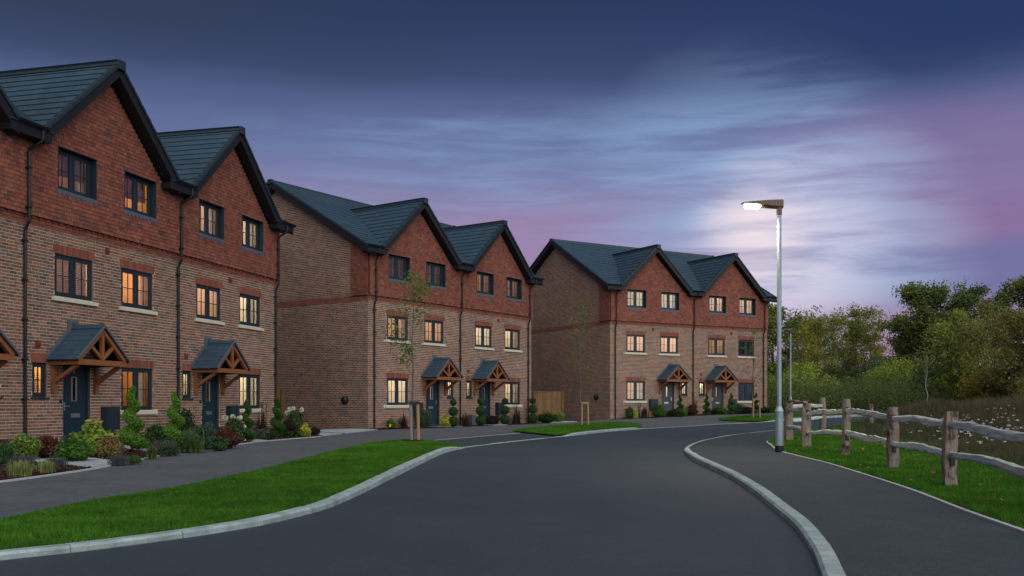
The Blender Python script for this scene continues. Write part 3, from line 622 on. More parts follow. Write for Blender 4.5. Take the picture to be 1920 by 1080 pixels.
# bark chips lying in the first bed and fallen leaves on the bank
def ground_cover():
    """low mixed planting between the shrubs of the first bed"""
    r = np.random.default_rng(12); groups = {}
    for i in range(150):
        u = r.uniform(-11.5, 4.5); d = r.uniform(.35, 3.6) if u < -5 else r.uniform(.35, 2.9); x, y = fpt(0, u, d)
        if any(in_poly(np.array([[x, y]]), q)[0] for q in SLABQ) or near(np.array([[x, y]]), s_pe)[0] < .25: continue
        k = ['greenb', 'darkg', 'greyg', 'fern', 'darkp', 'lavender', 'greena', 'redb'][int(r.integers(8))]; n = 70; R = r.uniform(.14, .26); H = r.uniform(.12, .34)
        p = np.c_[x + r.normal(0, R * .55, n), y + r.normal(0, R * .55, n), .03 + H * r.uniform(0, 1, n) ** .7]; groups.setdefault(k, []).append(leaf_cards(p, r.uniform(.05, .085), .45, None, -.4, r))
    for k, parts in groups.items():
        V, Fc = joinVF(parts); link('ground_cover', mesh_np('ground_cover', V, Fc, LEAF[k]), kind='stuff')
ground_cover()
def chips():
    P = scatter(bed1 + [fpt(0, 6.3, 2.0), fpt(0, 6.3, .05), fpt(0, -13, .05)], 9000, lambda P: np.clip(1.4 - near(P, s_pe) * .5, .1, 1))
    for q in SLABQ: P = P[~in_poly(P, q)]
    V, Fc = leaf_cards(np.c_[P, gz(P[:, 0], P[:, 1]) + .036], 0.055, 0.5, np.tile([0, 0, 1.0], (len(P), 1)))
    link('bark_chips', mesh_np('bark_chips', V, Fc, m_chip), kind='stuff')
    P = scatter(strip_poly, 160, lambda P: P[:, 1] < 30); nrm = np.tile([0, 0, 1.0], (len(P), 1))
    V, Fc = leaf_cards(np.c_[P, gz(P[:, 0], P[:, 1]) + .085], 0.07, 0.6, nrm)
    link('fallen_leaves', mesh_np('fallen_leaves', V, Fc, M('dry_leaf', rough=0.9, islands=[(0, (.16, .09, .03)), (1, (.24, .15, .05))])), kind='stuff')
chips()

# ------------------------------------------------------------------ houses
# local house frame: +x runs along the facade (away from the party wall of the house), -y points out to the street, z up; mirrored houses use -x
SO = -0.2085                     # party line
WIN = dict(w1=(0.979, 2.318), w2=(3.414, 4.754), sl=(0.267, 0.731))
G0, G1, F0, F1, S0, S1 = 0.965, 2.10, 3.71, 4.725, 6.25, 7.27
DOOR = (1.266, 2.224, 0.10, 2.10)
TB = 5.47                        # foot of the tile hanging
AP, RT, GS = 2.80, 9.82, 0.925   # gable ridge: position, height, slope
MR, MD, MS = 10.73, 5.4, 0.578   # main ridge: height, set back, slope
zm = lambda d: MR - MS * abs(d + MD)
zg = lambda u: RT - GS * abs(u - AP)
TD = 0.085                       # how far the tile hanging stands proud
def course(a0, a1, z0, z1, h, w, gap, blocks, bond=0.5, zlim=None, rng=None, phase=0.0):
    """rows of pieces filling a rectangle less its openings: arrays a0, a1, z0, z1"""
    out = []; nrow = int(round((z1 - z0) / h)); rr = np.random.default_rng(3)
    for r in range(nrow):
        zc = z0 + (r + .5) * h; iv = [(a0, a1)]; shift = rr.uniform(-.12, .12) * w
        if zlim is not None:
            lim = zlim(zc)
            if lim is None: continue
            iv = [(max(a0, lim[0]), min(a1, lim[1]))]
        for b in blocks:
            if b[2] <= zc <= b[3]:
                nv = []
                for p, q in iv:
                    if b[1] <= p or b[0] >= q: nv.append((p, q)); continue
                    if b[0] > p: nv.append((p, b[0]))
                    if b[1] < q: nv.append((b[1], q))
                iv = nv
        off = phase + (r % 2) * w * bond + shift
        for p, q in iv:
            k = math.floor((p - off) / w)
            while off + k * w < q:
                s, e = max(off + k * w, p), min(off + (k + 1) * w, q)
                gs = 0 if s <= a0 + 1e-6 else gap / 2; ge = 0 if e >= a1 - 1e-6 else gap / 2
                if e - s > (w * 0.14 if gs and ge else .012): out.append((s + gs, e - ge, zc - h / 2 + gap / 2, zc + h / 2 - gap / 2))
                k += 1
    return np.array(out).reshape(-1, 4)
def piece_mesh(name, A, proud, mat, side=None, mir=False, depth=0.03, flare=0.0, rng=RNG):
    """pieces as open boxes standing proud of a wall. side=None: front wall; side=u: end wall at x=u"""
    n = len(A); a0, a1, z0, z1 = A.T
    pr = proud + rng.uniform(-.0015, .0015, n); pb = pr - depth
    f = flare
    if side is None:
        X0, X1, Y, Yb = a0, a1, -pr, -pb
        V = np.stack([np.stack(c, 1) for c in ((X0, Y - f, z0), (X1, Y - f, z0), (X1, Yb, z0), (X0, Yb, z0), (X0, Y, z1), (X1, Y, z1), (X1, Yb, z1), (X0, Yb, z1))], 1)
    else:
        Xp, Xb, D0, D1 = side + pr, side + pb, a0, a1
        V = np.stack([np.stack(c, 1) for c in ((Xp + f, D0, z0), (Xp + f, D1, z0), (Xb, D1, z0), (Xb, D0, z0), (Xp, D0, z1), (Xp, D1, z1), (Xb, D1, z1), (Xb, D0, z1))], 1)
    V = V.reshape(-1, 3)
    if mir: V = V * np.array([-1, 1, 1])
    return mesh_np(name, V, (BOXF[None] + (np.arange(n) * 8)[:, None, None]).reshape(-1, 4), mat)
UNITS = {}
def unit_box(mat, name):
    if name not in UNITS:
        V = [(0, 0, 0), (1, 0, 0), (1, 1, 0), (0, 1, 0), (0, 0, 1), (1, 0, 1), (1, 1, 1), (0, 1, 1)]
        UNITS[name] = mesh_np(name, V, BOXF, mat)
    return UNITS[name]
def world_to_px(P):
    d = P - CAM; return 960 + 1742.75 * d[:, 0] / np.maximum(d[:, 1], .1), 754.6 - 1742.75 * d[:, 2] / np.maximum(d[:, 1], .1)
def wall_cells(mb, a0, a1, z0, z1, holes, p, rev=0.14, rb=None):
    """front wall sheet at y=-p with rectangular openings and reveals"""
    us = sorted({a0, a1, *[v for h in holes for v in h[:2]]}); zs = sorted({z0, z1, *[v for h in holes for v in h[2:]]})
    us = [u for u in us if a0 <= u <= a1]; zs = [z for z in zs if z0 <= z <= z1]
    for u, v in zip(us[:-1], us[1:]):
        for z, w in zip(zs[:-1], zs[1:]):
            c, k = (u + v) / 2, (z + w) / 2
            if not any(h[0] < c < h[1] and h[2] < k < h[3] for h in holes): mb.quad((u, -p, z), (v, -p, z), (v, -p, w), (u, -p, w))
    for h in holes:
        u, v, z, w = h; y0, y1 = -p, rev - p; keep = mb; mb = rb or mb
        mb.quad((u, y0, z), (u, y1, z), (u, y1, w), (u, y0, w)); mb.quad((v, y0, z), (v, y0, w), (v, y1, w), (v, y1, z))
        mb.quad((u, y0, w), (u, y1, w), (v, y1, w), (v, y0, w)); mb.quad((u, y0, z), (v, y0, z), (v, y1, z), (u, y1, z)); mb = keep
def casement(root, mir, u0, u1, z0, z1, y, spec, leaves=2, cross=(1, 1)):
    """a window part: frame with sash bars, panes, glazing bars, the room behind with what hangs in it"""
    lit, wallc, extras, dark = spec.get('w', 20), spec.get('c', (0.8, 0.72, 0.6)), spec.get('x', ''), spec.get('w', 20) == 0
    mb = MB(); t = 0.058; g = 0.003
    u0, u1, z0, z1 = u0 + g, u1 - g, z0 + g, z1 - g
    mb.box(u0, u1, y, y + .07, z0, z0 + t); mb.box(u0, u1, y, y + .07, z1 - t, z1)
    mb.box(u0, u0 + t, y, y + .07, z0 + t, z1 - t); mb.box(u1 - t, u1, y, y + .07, z0 + t, z1 - t)
    cells = []
    if leaves == 2:
        c = (u0 + u1) / 2; mb.box(c - .045, c + .045, y, y + .07, z0 + t, z1 - t); cells = [(u0 + t, c - .045), (c + .045, u1 - t)]
    else: cells = [(u0 + t, u1 - t)]
    s = 0.05
    for a, b in cells:
        ys = y - .012
        mb.box(a, b, ys, ys + .05, z0 + t, z0 + t + s); mb.box(a, b, ys, ys + .05, z1 - t - s, z1 - t)
        mb.box(a, a + s, ys, ys + .05, z0 + t + s, z1 - t - s); mb.box(b - s, b, ys, ys + .05, z0 + t + s, z1 - t - s)
    win = mb.build('window', m_frame, root, mir)
    zb, zt = z0 + t + s, z1 - t - s
    for a, b in cells:
        a, b = a + s, b - s; k = MB(); k.quad((a, y + .012, zb), (b, y + .012, zb), (b, y + .012, zt), (a, y + .012, zt)); k.build('pane', m_glassd if dark else m_glass, win, mir)
        if cross[0] and b - a > .2:
            k = MB(); k.box((a + b) / 2 - .011, (a + b) / 2 + .011, y + .002, y + .02, zb, zt); k.build('glazing_bar', m_frame, win, mir)
        if cross[1]:
            k = MB(); zc = (zb + zt) / 2; k.box(a, b, y + .004, y + .018, zc - .010, zc + .010); k.build('glazing_bar', m_frame, win, mir)
    # the room: an open fronted box
    e = spec.get('e', 0.32); D = spec.get('d', 1.5); y0 = y + .075
    A, B, Zb, Zt = u0 - e, u1 + e, z0 - (.45 if leaves == 2 else .2), z1 + (.22 if leaves == 2 else .1)
    k = MB(); k.quad((A, y0, Zb), (A, y0 + D, Zb), (A, y0 + D, Zt), (A, y0, Zt)); k.quad((B, y0, Zb), (B, y0, Zt), (B, y0 + D, Zt), (B, y0 + D, Zb))
    k.quad((A, y0 + D, Zb), (B, y0 + D, Zb), (B, y0 + D, Zt), (A, y0 + D, Zt)); k.quad((A, y0, Zt), (A, y0 + D, Zt), (B, y0 + D, Zt), (B, y0, Zt)); k.quad((A, y0, Zb), (B, y0, Zb), (B, y0 + D, Zb), (A, y0 + D, Zb))
    for (p, q, r, v) in ((A, u0, Zb, Zt), (u1, B, Zb, Zt), (u0, u1, Zb, z0), (u0, u1, z1, Zt)): k.quad((p, y0, r), (q, y0, r), (q, y0, v), (p, y0, v))
    k.build('room', M('room_%d_%d_%d' % tuple(int(c * 100) for c in wallc), wallc, 0.95, 0.1, noise=(2.0, 0.05)), win, mir)
    sx = -1 if mir else 1
    if lit > 0:
        L = bpy.data.lights.new('room_lamp', 'POINT'); L.energy = lit * 1.7; L.color = spec.get('lc', (1.0, 0.79, 0.57)); L.shadow_soft_size = 0.08
        o = bpy.data.objects.new('room_lamp', L); COL.objects.link(o); o.parent = root; o.location = (sx * ((u0 + u1) / 2 + spec.get('lx', 0.1)), y0 + D * .55, Zt - .14)
    def curtain(a, b, yy=None, name='curtain', m=m_fabric):
        k = MB(); n = max(6, int((b - a) / .035)); yy = y0 + .10 if yy is None else yy
        pts = [(a + (b - a) * i / n, yy + .022 * math.sin(i * 1.9) + .01 * math.sin(i * .7)) for i in range(n + 1)]
        for p, q in zip(pts[:-1], pts[1:]): k.quad((*p, Zb), (*q, Zb), (*q, Zt), (*p, Zt))
        k.build(name, m, win, mir, smooth=True)
    wd = u1 - u0
    if 'L' in extras: curtain(u0 - .12, u0 + wd * .16)
    if 'R' in extras: curtain(u1 - wd * .17, u1 + .12)
    if 'r' in extras: curtain(u1 - wd * .30, u1 + .1)
    if 'l' in extras: curtain(u0 - .1, u0 + wd * .30)
    if 'B' in extras or 'b' in extras or 'h' in extras:
        k = MB(); zz = zt + .04; stop = zb - .04 if 'h' not in extras else zb + (zt - zb) * .42
        a, b = (u0 + .02, u1 - .02) if 'b' not in extras else (u0 + .02, (u0 + u1) / 2)
        while zz > stop: k.prism([(a, y0 + .05, zz), (b, y0 + .05, zz), (b, y0 + .088, zz - .028), (a, y0 + .088, zz - .028)], (0, .002, .004)); zz -= .044
        k.build('blind', m_blind, win, mir)
    if 'D' in extras:
        k = MB(); c = u0 + wd * .34; yy = y0 + D - .03; k.box(c - .42, c + .42, yy, yy + .02, Zb, z0 + .95); k.box(c - .36, c + .36, yy - .012, yy, Zb, z0 + .89); k.build('inner_door', m_joinery, win, mir)
        k = MB(); k.box(c + .26, c + .30, yy - .06, yy - .012, z0 + .22, z0 + .34); k.build('handle', m_steel, win, mir)
    if 'S' in extras:
        k = MB(); yy = y0 + .35
        for q in (.06, .42, .78): k.box(u0 + .05, u0 + wd * .56, yy, yy + .18, z0 + .12 + q, z0 + .155 + q)
        for q in (.12, .5): k.box(u0 + q, u0 + q + .035, yy - .01, yy + .2, z0, z1)
        k.build('shelf_unit', m_shelf, win, mir)
    if 'T' in extras:
        k = MB(); yy = y0 + .5; c = u0 + wd * .22
        k.tube([(c, yy, z0 + .02), (c, yy, z0 + .42)], .012); k.tube([(c + .16, yy, z0 - .1), (c + .16, yy, z0 + .66)], .012); k.build('lamp_stand', m_steel, win, mir)
        k = MB(); k.tube([(c + .16, yy, z0 + .44), (c + .16, yy, z0 + .70), (c - .12, yy, z0 + .70)], .022); k.build('lamp_tube', M('glowing_tube', (1, .8, .4), emit=((1, .68, .18), 5.0)), win, mir)
        k = MB(); k.tube([(c + .16 * math.cos(q), yy + .05, z0 + .20 + .16 * math.sin(q)) for q in np.linspace(0, 2 * math.pi, 20)], .008, 5); k.build('mirror_rim', m_blind, win, mir)
    if 'P' in extras:
        k = MB(); k.box(u0 + wd * .1, u0 + wd * .3, y0 + D - .03, y0 + D - .01, z0 + .35, z0 + .75); k.box(u0 + wd * .6, u0 + wd * .82, y0 + D - .03, y0 + D - .01, z0 + .3, z0 + .72); k.build('picture_frame', m_blind, win, mir)
    return win
def gable_roof_tiles(A=None):
    pass
def tile_slabs(P0, ax, dn, nrm, W, L, th=0.022, lift=0.030):
    """slabs on a slope: P0 lower-left corners (n,3); ax along the course, dn up the slope"""
    ax, dn, nrm = (np.array(v, float) for v in (ax, dn, nrm)); W = np.asarray(W)[:, None]
    lo0 = P0 + nrm * lift; lo1 = lo0 + ax * W; hi0 = P0 + dn * L + nrm * 0.004; hi1 = hi0 + ax * W; t = nrm * th
    V = np.stack([lo0 - t, lo1 - t, hi1 - t, hi0 - t, lo0, lo1, hi1, hi0], 1)
    return V
SLABF = np.array([(0, 1, 5, 4), (1, 2, 6, 5), (3, 0, 4, 7), (4, 5, 6, 7)])
def house(name, label, b, uc, mir, end, end_gable, wins, pipes, side_brick=False, single_bricks=False, single_tiles=0, door_mat=m_door, number=None, group='brick town houses along the street'):
    x, y, th = BL[b]; ox, oy = x + uc * math.sin(th), y + uc * math.cos(th)
    root = empty(name, label, 'house', (ox, oy, BZ[b]), math.pi / 2 - th, group)
    W = Matrix.Translation(root.location) @ Matrix.Rotation(root.rotation_euler.z, 4, 'Z'); W = np.array(W)
    def to_world(P):
        P = np.asarray(P, float).copy()
        if mir: P[:, 0] *= -1
        return P @ W[:3, :3].T + W[:3, 3]
    st = SO
    # ---- front wall
    op = [(*WIN['w2'], G0, G1), (*WIN['sl'], 1.286, G1), DOOR, (*WIN['w1'], F0, F1), (*WIN['w2'], F0, F1)]
    arch = [(WIN['w2'][0] - .07, WIN['w2'][1] + .07, G1, G1 + .225), (WIN['sl'][0] - .05, WIN['sl'][1] + .05, G1, G1 + .225), (DOOR[0] - .05, DOOR[1] + .05, G1, G1 + .225)] + [(WIN[k][0] - .07, WIN[k][1] + .07, F1, F1 + .225) for k in ('w1', 'w2')]
    sills = [(WIN[k][0] - .10, WIN[k][1] + .19, z - .115, z) for k, z in (('w2', G0), ('w1', F0), ('w2', F0))]
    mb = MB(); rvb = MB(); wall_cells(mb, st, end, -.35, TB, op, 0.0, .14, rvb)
    
    # sides and rear, kept plain where other houses stand against them
    for q in (st + .002, end - .002):
        mb.quad((q, 0, -.35), (q, 2 * MD, -.35), (q, 2 * MD, zm(-2 * MD) - .3), (q, MD, MR - .3), (q, 0, zm(0) - .3))
    mb.quad((st, 2 * MD, -.35), (end, 2 * MD, -.35), (end, 2 * MD, 7.2), (st, 2 * MD, 7.2))
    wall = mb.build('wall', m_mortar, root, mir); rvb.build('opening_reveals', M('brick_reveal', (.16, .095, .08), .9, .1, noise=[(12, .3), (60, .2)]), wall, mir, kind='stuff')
    A = course(st, end, -.3, 5.25, .075, .225, .0125, op + arch + sills, phase=-uc * (1 if not mir else -1))
    if single_bricks:
        Pw = to_world(np.c_[(A[:, 0] + A[:, 1]) / 2, np.zeros(len(A)), (A[:, 2] + A[:, 3]) / 2]); px, py = world_to_px(Pw)
        score = Pw[:, 1] + np.where((px > 0) & (px < 1920), 0, 100) + np.where(Pw[:, 2] < .55, 100, 0) + np.where(A[:, 1] - A[:, 0] < .15, 50, 0)
        order = np.argsort(score); one, rest = order[:300], order[300:]; ub = unit_box(m_brick, 'brick')
        for a0, a1, z0, z1 in A[one]:
            o = bpy.data.objects.new('brick', ub); COL.objects.link(o); o.parent = wall
            o.location = (-a1 if mir else a0, -.005 - RNG.uniform(-.0015, .0015), z0); o.scale = (a1 - a0, .03, z1 - z0)
        A = A[rest]
    link('brick_courses', piece_mesh('brick_courses', A, .005, m_brick, mir=mir), wall, kind='stuff')
    # arches of soldier bricks, string course with a dentil row
    S = []
    for a0, a1, z0, z1 in arch:
        n = int(round((a1 - a0) / .075)); w = (a1 - a0) / n; S += [(a0 + i * w + .006, a0 + (i + 1) * w - .006, z0 + .003, z1 - .003) for i in range(n)]
    link('lintel_arches', piece_mesh('lintel_arches', np.array(S), .011, m_redbrick, mir=mir), root, kind='stuff')
    B1 = course(st, end, 5.25, 5.325, .075, .225, .0125, []); B2 = course(st, end, 5.325, 5.40, .075, .225, .0125, []); B3 = course(st, end, 5.40, 5.475, .075, .1125, .010, [])
    link('string_course', joinmesh('string_course', [piece_VF(B1, .014, mir), piece_VF(B2, .030, mir), piece_VF(B3[::2], .050, mir, .06), piece_VF(B3[1::2], .020, mir)], m_redbrick), root, kind='stuff')
    # ---- tile hanging of the top storey and the gable
    sop = [(*WIN[k], S0, S1) for k in ('w1', 'w2')]
    mb = MB(); top = 7.30
    wall_cells(mb, st, end, TB + .01, top, sop, TD, .23)
    cut = lambda z: ((AP - (RT - .42 - z) / GS), (AP + (RT - .42 - z) / GS)) if z < RT - .42 else None
    l, r = cut(top); mb.quad((l, -TD, top), (r, -TD, top), (AP, -TD, RT - .40))
    mb.quad((st, -TD, TB + .01), (st, 0, TB + .01), (end, 0, TB + .01), (end, -TD, TB + .01))
    hang = mb.build('tile_hanging', m_hungback, root, mir)
    lim = lambda z: (st, end) if z < 7.2 else cut(z)
    skirts = [(WIN[k][0] - .04, WIN[k][1] + .04, S0 - .10, S0) for k in ('w1', 'w2')]
    T1 = course(st, end, TB, RT - .4, .10, .168, .009, sop + skirts, zlim=lim, phase=-uc * (1 if not mir else -1))
    T1[:, 2] -= .012
    link('hung_tiles', piece_mesh('hung_tiles', T1, TD + .010, m_hung, mir=mir, depth=.014, flare=.012), hang, kind='stuff')
    for k in ('w1', 'w2'):
        a0, a1 = WIN[k][0] - .05, WIN[k][1] + .05; mb = MB(); mb.box(a0, a1, -TD - .028, -TD - .004, S0 - .085, S0 + .004)
        n = 9; w = (a1 - a0) / n
        for i in range(n): mb.prism([(a0 + i * w + .012, -TD - .026, S0 - .085), (a0 + (i + .5) * w, -TD - .032, S0 - .155), (a0 + (i + 1) * w - .012, -TD - .026, S0 - .085)], (0, .012, 0))
        mb.build('lead_apron', m_lead, root, mir)
        # dark boarded reveal of the deep openings
        u0, u1 = WIN[k]; mb = MB(); y0, y1 = -TD - .03, .15
        mb.box(u0, u0 + .012, y0, y1, S0, S1); mb.box(u1 - .012, u1, y0, y1, S0, S1); mb.box(u0 + .012, u1 - .012, y0, y1, S1 - .012, S1); mb.box(u0 + .012, u1 - .012, y0, y1, S0, S0 + .012)
        mb.build('window_reveal', m_frame, root, mir)
    # ---- windows, sills, door
    for key, (k, z0, z1) in dict(s1=('w1', S0, S1), s2=('w2', S0, S1), f1=('w1', F0, F1), f2=('w2', F0, F1), g=('w2', G0, G1)).items():
        if key == 'g' or key in wins:
            q = .014 if key[0] == 's' else 0
            casement(root, mir, WIN[k][0] + q, WIN[k][1] - q, z0 + q, z1 - q, .07 if key[0] == 's' else .045, wins.get(key, {}))
    casement(root, mir, *WIN['sl'], 1.286, G1, .045, dict(wins.get('sl', {}), e=.06, d=.8), leaves=1)
    for a0, a1, z0, z1 in sills:
        a1 -= .05
        mb = MB(); mb.prism([(a0, -.065, z0), (a0, -.065, z1 - .022), (a0, .05, z1 - .002), (a0, .05, z0)], ((a0 + a1) / 2 - a0 - .002, 0, 0)); c = (a0 + a1) / 2
        mb.prism([(c + .002, -.065, z0), (c + .002, -.065, z1 - .022), (c + .002, .05, z1 - .002), (c + .002, .05, z0)], (a1 - c - .002, 0, 0)); mb.build('window_sill', m_sill, root, mir)
    mb = MB(); mb.box(WIN['sl'][0] - .04, WIN['sl'][1] + .05, -.05, .044, 1.25, 1.285); mb.build('sidelight_sill', m_frame, root, mir)
    d0, d1, e0, e1 = DOOR; mb = MB(); yy = .075
    mb.box(d0 + .002, d0 + .06, yy - .02, yy + .05, e0, e1 - .002); mb.box(d1 - .06, d1 - .002, yy - .02, yy + .05, e0, e1 - .002); mb.box(d0 + .06, d1 - .06, yy - .02, yy + .05, e1 - .06, e1 - .002); mb.box(d0, d1, -.04, .10, e0 - .09, e0 - .002)
    door = mb.build('door', door_mat, root, mir)
    gl0, gl1, gz0, gz1 = d0 + .40, d0 + .555, 1.22, 1.78
    mb = MB(); y1 = yy + .012; D0, D1 = d0 + .064, d1 - .064
    mb.box(D0, gl0, y1, y1 + .035, e0, e1 - .064); mb.box(gl1, D1, y1, y1 + .035, e0, e1 - .064); mb.box(gl0, gl1, y1, y1 + .035, e0, gz0); mb.box(gl0, gl1, y1, y1 + .035, gz1, e1 - .064)
    for s in (D0 + .10, D1 - .10): mb.box(s - .003, s + .003, y1 - .004, y1, e0 + .1, e1 - .16)
    mb.build('leaf', door_mat, door, mir)
    mb = MB(); mb.box(gl0 - .02, gl0, y1 - .01, y1 + .01, gz0 - .02, gz1 + .02); mb.box(gl1, gl1 + .02, y1 - .01, y1 + .01, gz0 - .02, gz1 + .02); mb.box(gl0, gl1, y1 - .01, y1 + .01, gz1, gz1 + .02); mb.box(gl0, gl1, y1 - .01, y1 + .01, gz0 - .02, gz0); mb.build('glazing_bead', m_steel if door_mat is m_door else door_mat, door, mir)
    mb = MB(); mb.quad((gl0, y1 + .006, gz0), (gl1, y1 + .006, gz0), (gl1, y1 + .006, gz1), (gl0, y1 + .006, gz1)); mb.build('pane', m_glass, door, mir)
    mb = MB(); mb.quad((gl0 - .1, y1 + .18, gz0 - .1), (gl1 + .1, y1 + .18, gz0 - .1), (gl1 + .1, y1 + .18, gz1 + .1), (gl0 - .1, y1 + .18, gz1 + .1))
    hall = wins.get('hall', .55); mb.build('hall_light', M('hall_glow_%d' % int(hall * 100), (.6, .5, .4), emit=((1.0, .66, .34), hall)), door, mir)
    hx = d0 + .14 if not mir else d0 + .14
    mb = MB(); mb.box(hx - .018, hx + .018, y1 - .012, y1, .97, 1.17); mb.beam((hx, y1 - .045, 1.08), (hx + .13, y1 - .045, 1.08), .018, .018); mb.beam((hx, y1, 1.08), (hx, y1 - .05, 1.08), .018, .018, (1, 0, 0)); mb.build('handle', m_steel, door, mir)
    mb = MB(); c = (gl0 + gl1) / 2 + .05; mb.box(c - .15, c + .15, y1 - .012, y1, .80, .90); mb.box(c - .13, c + .13, y1 - .020, y1 - .012, .875, .892); mb.build('letter_plate', m_steel, door, mir)
    if number:
        cu = bpy.data.curves.new('house_number', 'FONT'); cu.body = number; cu.size = .16; cu.extrude = .004; cu.align_x = 'CENTER'
        to = bpy.data.objects.new('tmp', cu); COL.objects.link(to); bpy.context.view_layer.update()
        me = bpy.data.meshes.new_from_object(to.evaluated_get(bpy.context.evaluated_depsgraph_get())); bpy.data.objects.remove(to)
        me.transform(Matrix.Translation(((gl0 + gl1) / 2, y1 - .006, 1.88)) @ Matrix.Rotation(math.pi / 2, 4, 'X')); me.materials.clear()
        link('house_number', me, door, m_steel)
    # ---- door canopy
    cx = 1.63; mb = MB(); hw, za, ze, pd = .93, 3.02, 2.185, .86
    for s in (-1, 1):
        mb.prism([(cx, -pd, za), (cx + s * hw, -pd, ze), (cx + s * hw, -pd, ze - .03), (cx, -pd, za - .035)], (0, pd, 0))
    can = mb.build('canopy', m_slatebase, root, mir)
    Vs = []; sl = math.hypot(hw, za - ze); nr = 7
    for s in (-1, 1):
        dn = np.array([-s * hw, 0, za - ze]) / sl; nm = np.array([s * (za - ze), 0, hw]) / sl
        for rr in range(nr):
            p0 = np.array([cx + s * hw, 0, ze]) + dn * (rr * sl / nr) - dn * .02; ys = np.arange(-pd - .02 - (rr % 2) * .08, -.02, .165)
            P0 = np.stack([p0 + np.array([0, max(yv, -pd - .02), 0]) for yv in ys]); Wd = [min(yv + .163, 0) - max(yv, -pd - .02) for yv in ys]
            Vs.append(tile_slabs(P0, (0, 1, 0), dn, nm, Wd, sl / nr + .03, .008, .011))
    V = np.concatenate(Vs).reshape(-1, 3); n = len(V) // 8
    if mir: V = V * np.array([-1, 1, 1])
    link('canopy_slates', mesh_np('canopy_slates', V, (SLABF[None] + (np.arange(n) * 8)[:, None, None]).reshape(-1, 4), m_slate), can, kind='stuff')
    mb = MB(); mb.prism([(cx - .11, -pd - .03, za - .06), (cx, -pd - .03, za + .045), (cx + .11, -pd - .03, za - .06), (cx, -pd - .03, za + .005)], (0, pd + .03, 0)); mb.build('canopy_ridge', m_slate, can, mir)
    mb = MB()
    for s in (-1, 1): mb.beam((cx, -pd - .03, za + .0), (cx + s * (hw + .02), -pd - .03, ze - .0), .05, .035, (0, 1, 0))
    mb.build('canopy_verge', m_lead, can, mir)
    mb = MB(); mb.box(cx - .24, cx + .16, -.016, -.012, za - .05, za + .16)
    for s in (-1, 1):
        for i in range(7):
            t = (i + .2) / 7; mb.box(cx + s * hw * t - .09, cx + s * hw * t + .09, -.018, -.010, za - (za - ze) * t - .02, za - (za - ze) * t + .115)
    mb.build('step_flashing', m_lead, can, mir)
    yt = -pd + .06; tb = MB(); bw = .80
    tb.box(cx - bw - .06, cx + bw + .06, yt - .05, yt + .05, 2.06, 2.19)
    for s in (-1, 1): tb.beam((cx + s * (bw + .03), yt, 2.18), (cx, yt, 2.90), .09, .10, (0, 1, 0))
    tb.box(cx - .045, cx + .045, yt - .04, yt + .04, 2.19, 2.84)
    for s in (-1, 1): tb.beam((cx + s * .02, yt, 2.22), (cx + s * .40, yt, 2.52), .075, .07, (0, 1, 0))
    tb.build('truss', m_oak, can, mir)
    for s in (-1, 1):
        k = MB(); q = cx + s * (bw + .01); k.box(q - .045, q + .045, yt + .05, -.012, 2.06, 2.19); k.build('side_beam', m_oak, can, mir)
        k = MB(); q = cx + s * .735; k.box(q - .05, q + .05, -.10, -.012, 1.40, 2.06); k.beam((q, -.09, 1.66), (q, yt + .08, 2.06), .085, .10, (1, 0, 0)); k.build('bracket', m_oak, can, mir)
    k = MB(); k.box(cx - bw, cx + bw, yt + .05, -.02, 2.19, 2.20); k.build('canopy_ceiling', m_slatebase, can, mir)
    # ---- meter box, vents, low boxes
    mb = MB(); mb.box(2.605, 3.145, -.17, -.012, .47, 1.06); mb.box(2.625, 3.125, -.180, -.17, .49, 1.04); mb.box(2.70, 2.75, -.06, -.012, .0, .47); mb.build('meter_box', m_frame, root, mir)
    for a, z in ((2.84, 5.08), (.43, 2.53)):
        mb = MB(); mb.box(a - .075, a + .075, -.03, -.012, z - .08, z + .08); mb.box(a - .055, a + .055, -.06, -.03, z - .03, z + .06); mb.build('extract_vent', m_vent, root, mir)
    if wins.get('low', True):
        mb = MB(); cxx = .42; pr = [(cxx + .15 * math.cos(t), 0, .20 + .17 * math.sin(t)) for t in np.linspace(0, math.pi, 9)] + [(cxx - .15, 0, -.2), (cxx + .15, 0, -.2)]
        mb.prism([(p[0], -.16, p[2]) for p in pr], (0, .148, 0)); mb.build('gas_box', m_brown, root, mir)
        mb = MB(); mb.box(.82, 1.02, -.10, -.012, .12, .34); mb.box(.84, 1.00, -.112, -.10, .14, .32); mb.build('water_box', m_wbox, root, mir)
        mb = MB(); mb.box(1.13, 1.19, -.03, -.012, 1.16, 1.24); mb.build('door_bell', m_black, root, mir)
    # ---- downpipes
    for q in pipes:
        mb = MB(); mb.tube([(q, -.055, -.2), (q, -.055, 5.05), (q, -.065, 5.12), (q, -.155, 5.30), (q, -.165, 5.40), (q, -.165, 6.86), (q, -.18, 6.93), (q + .1, -.40, 7.10), (q + .12, -.43, 7.17), (q + .12, -.43, 7.42)], .036, 10)
        for z in (.35, 1.25, 2.15, 3.05, 3.95, 4.85): mb.box(q - .075, q + .055, -.09, -.012, z - .022, z + .022)
        for z in (5.6, 6.5): mb.box(q - .07, q + .055, -.2, -.10, z - .02, z + .02)
        mb.build('downpipe', m_black, root, mir, smooth=False)
    # ---- roof
    e2 = end + (.42 if end_gable else 0); s2 = st
    mb = MB(); ev = .42
    for d0_, d1_, a_, b_ in ((-.02, -MD, s2, e2), (-MD, -2 * MD - ev, s2, e2), (ev, -.02, s2, AP - 2.5), (ev, -.02, AP + 2.5, e2)):
        mb.quad((a_, -d0_, zm(d0_) - .03), (b_, -d0_, zm(d0_) - .03), (b_, -d1_, zm(d1_) - .03), (a_, -d1_, zm(d1_) - .03))
    rg = (RT - zm(0.42)) / GS + .15
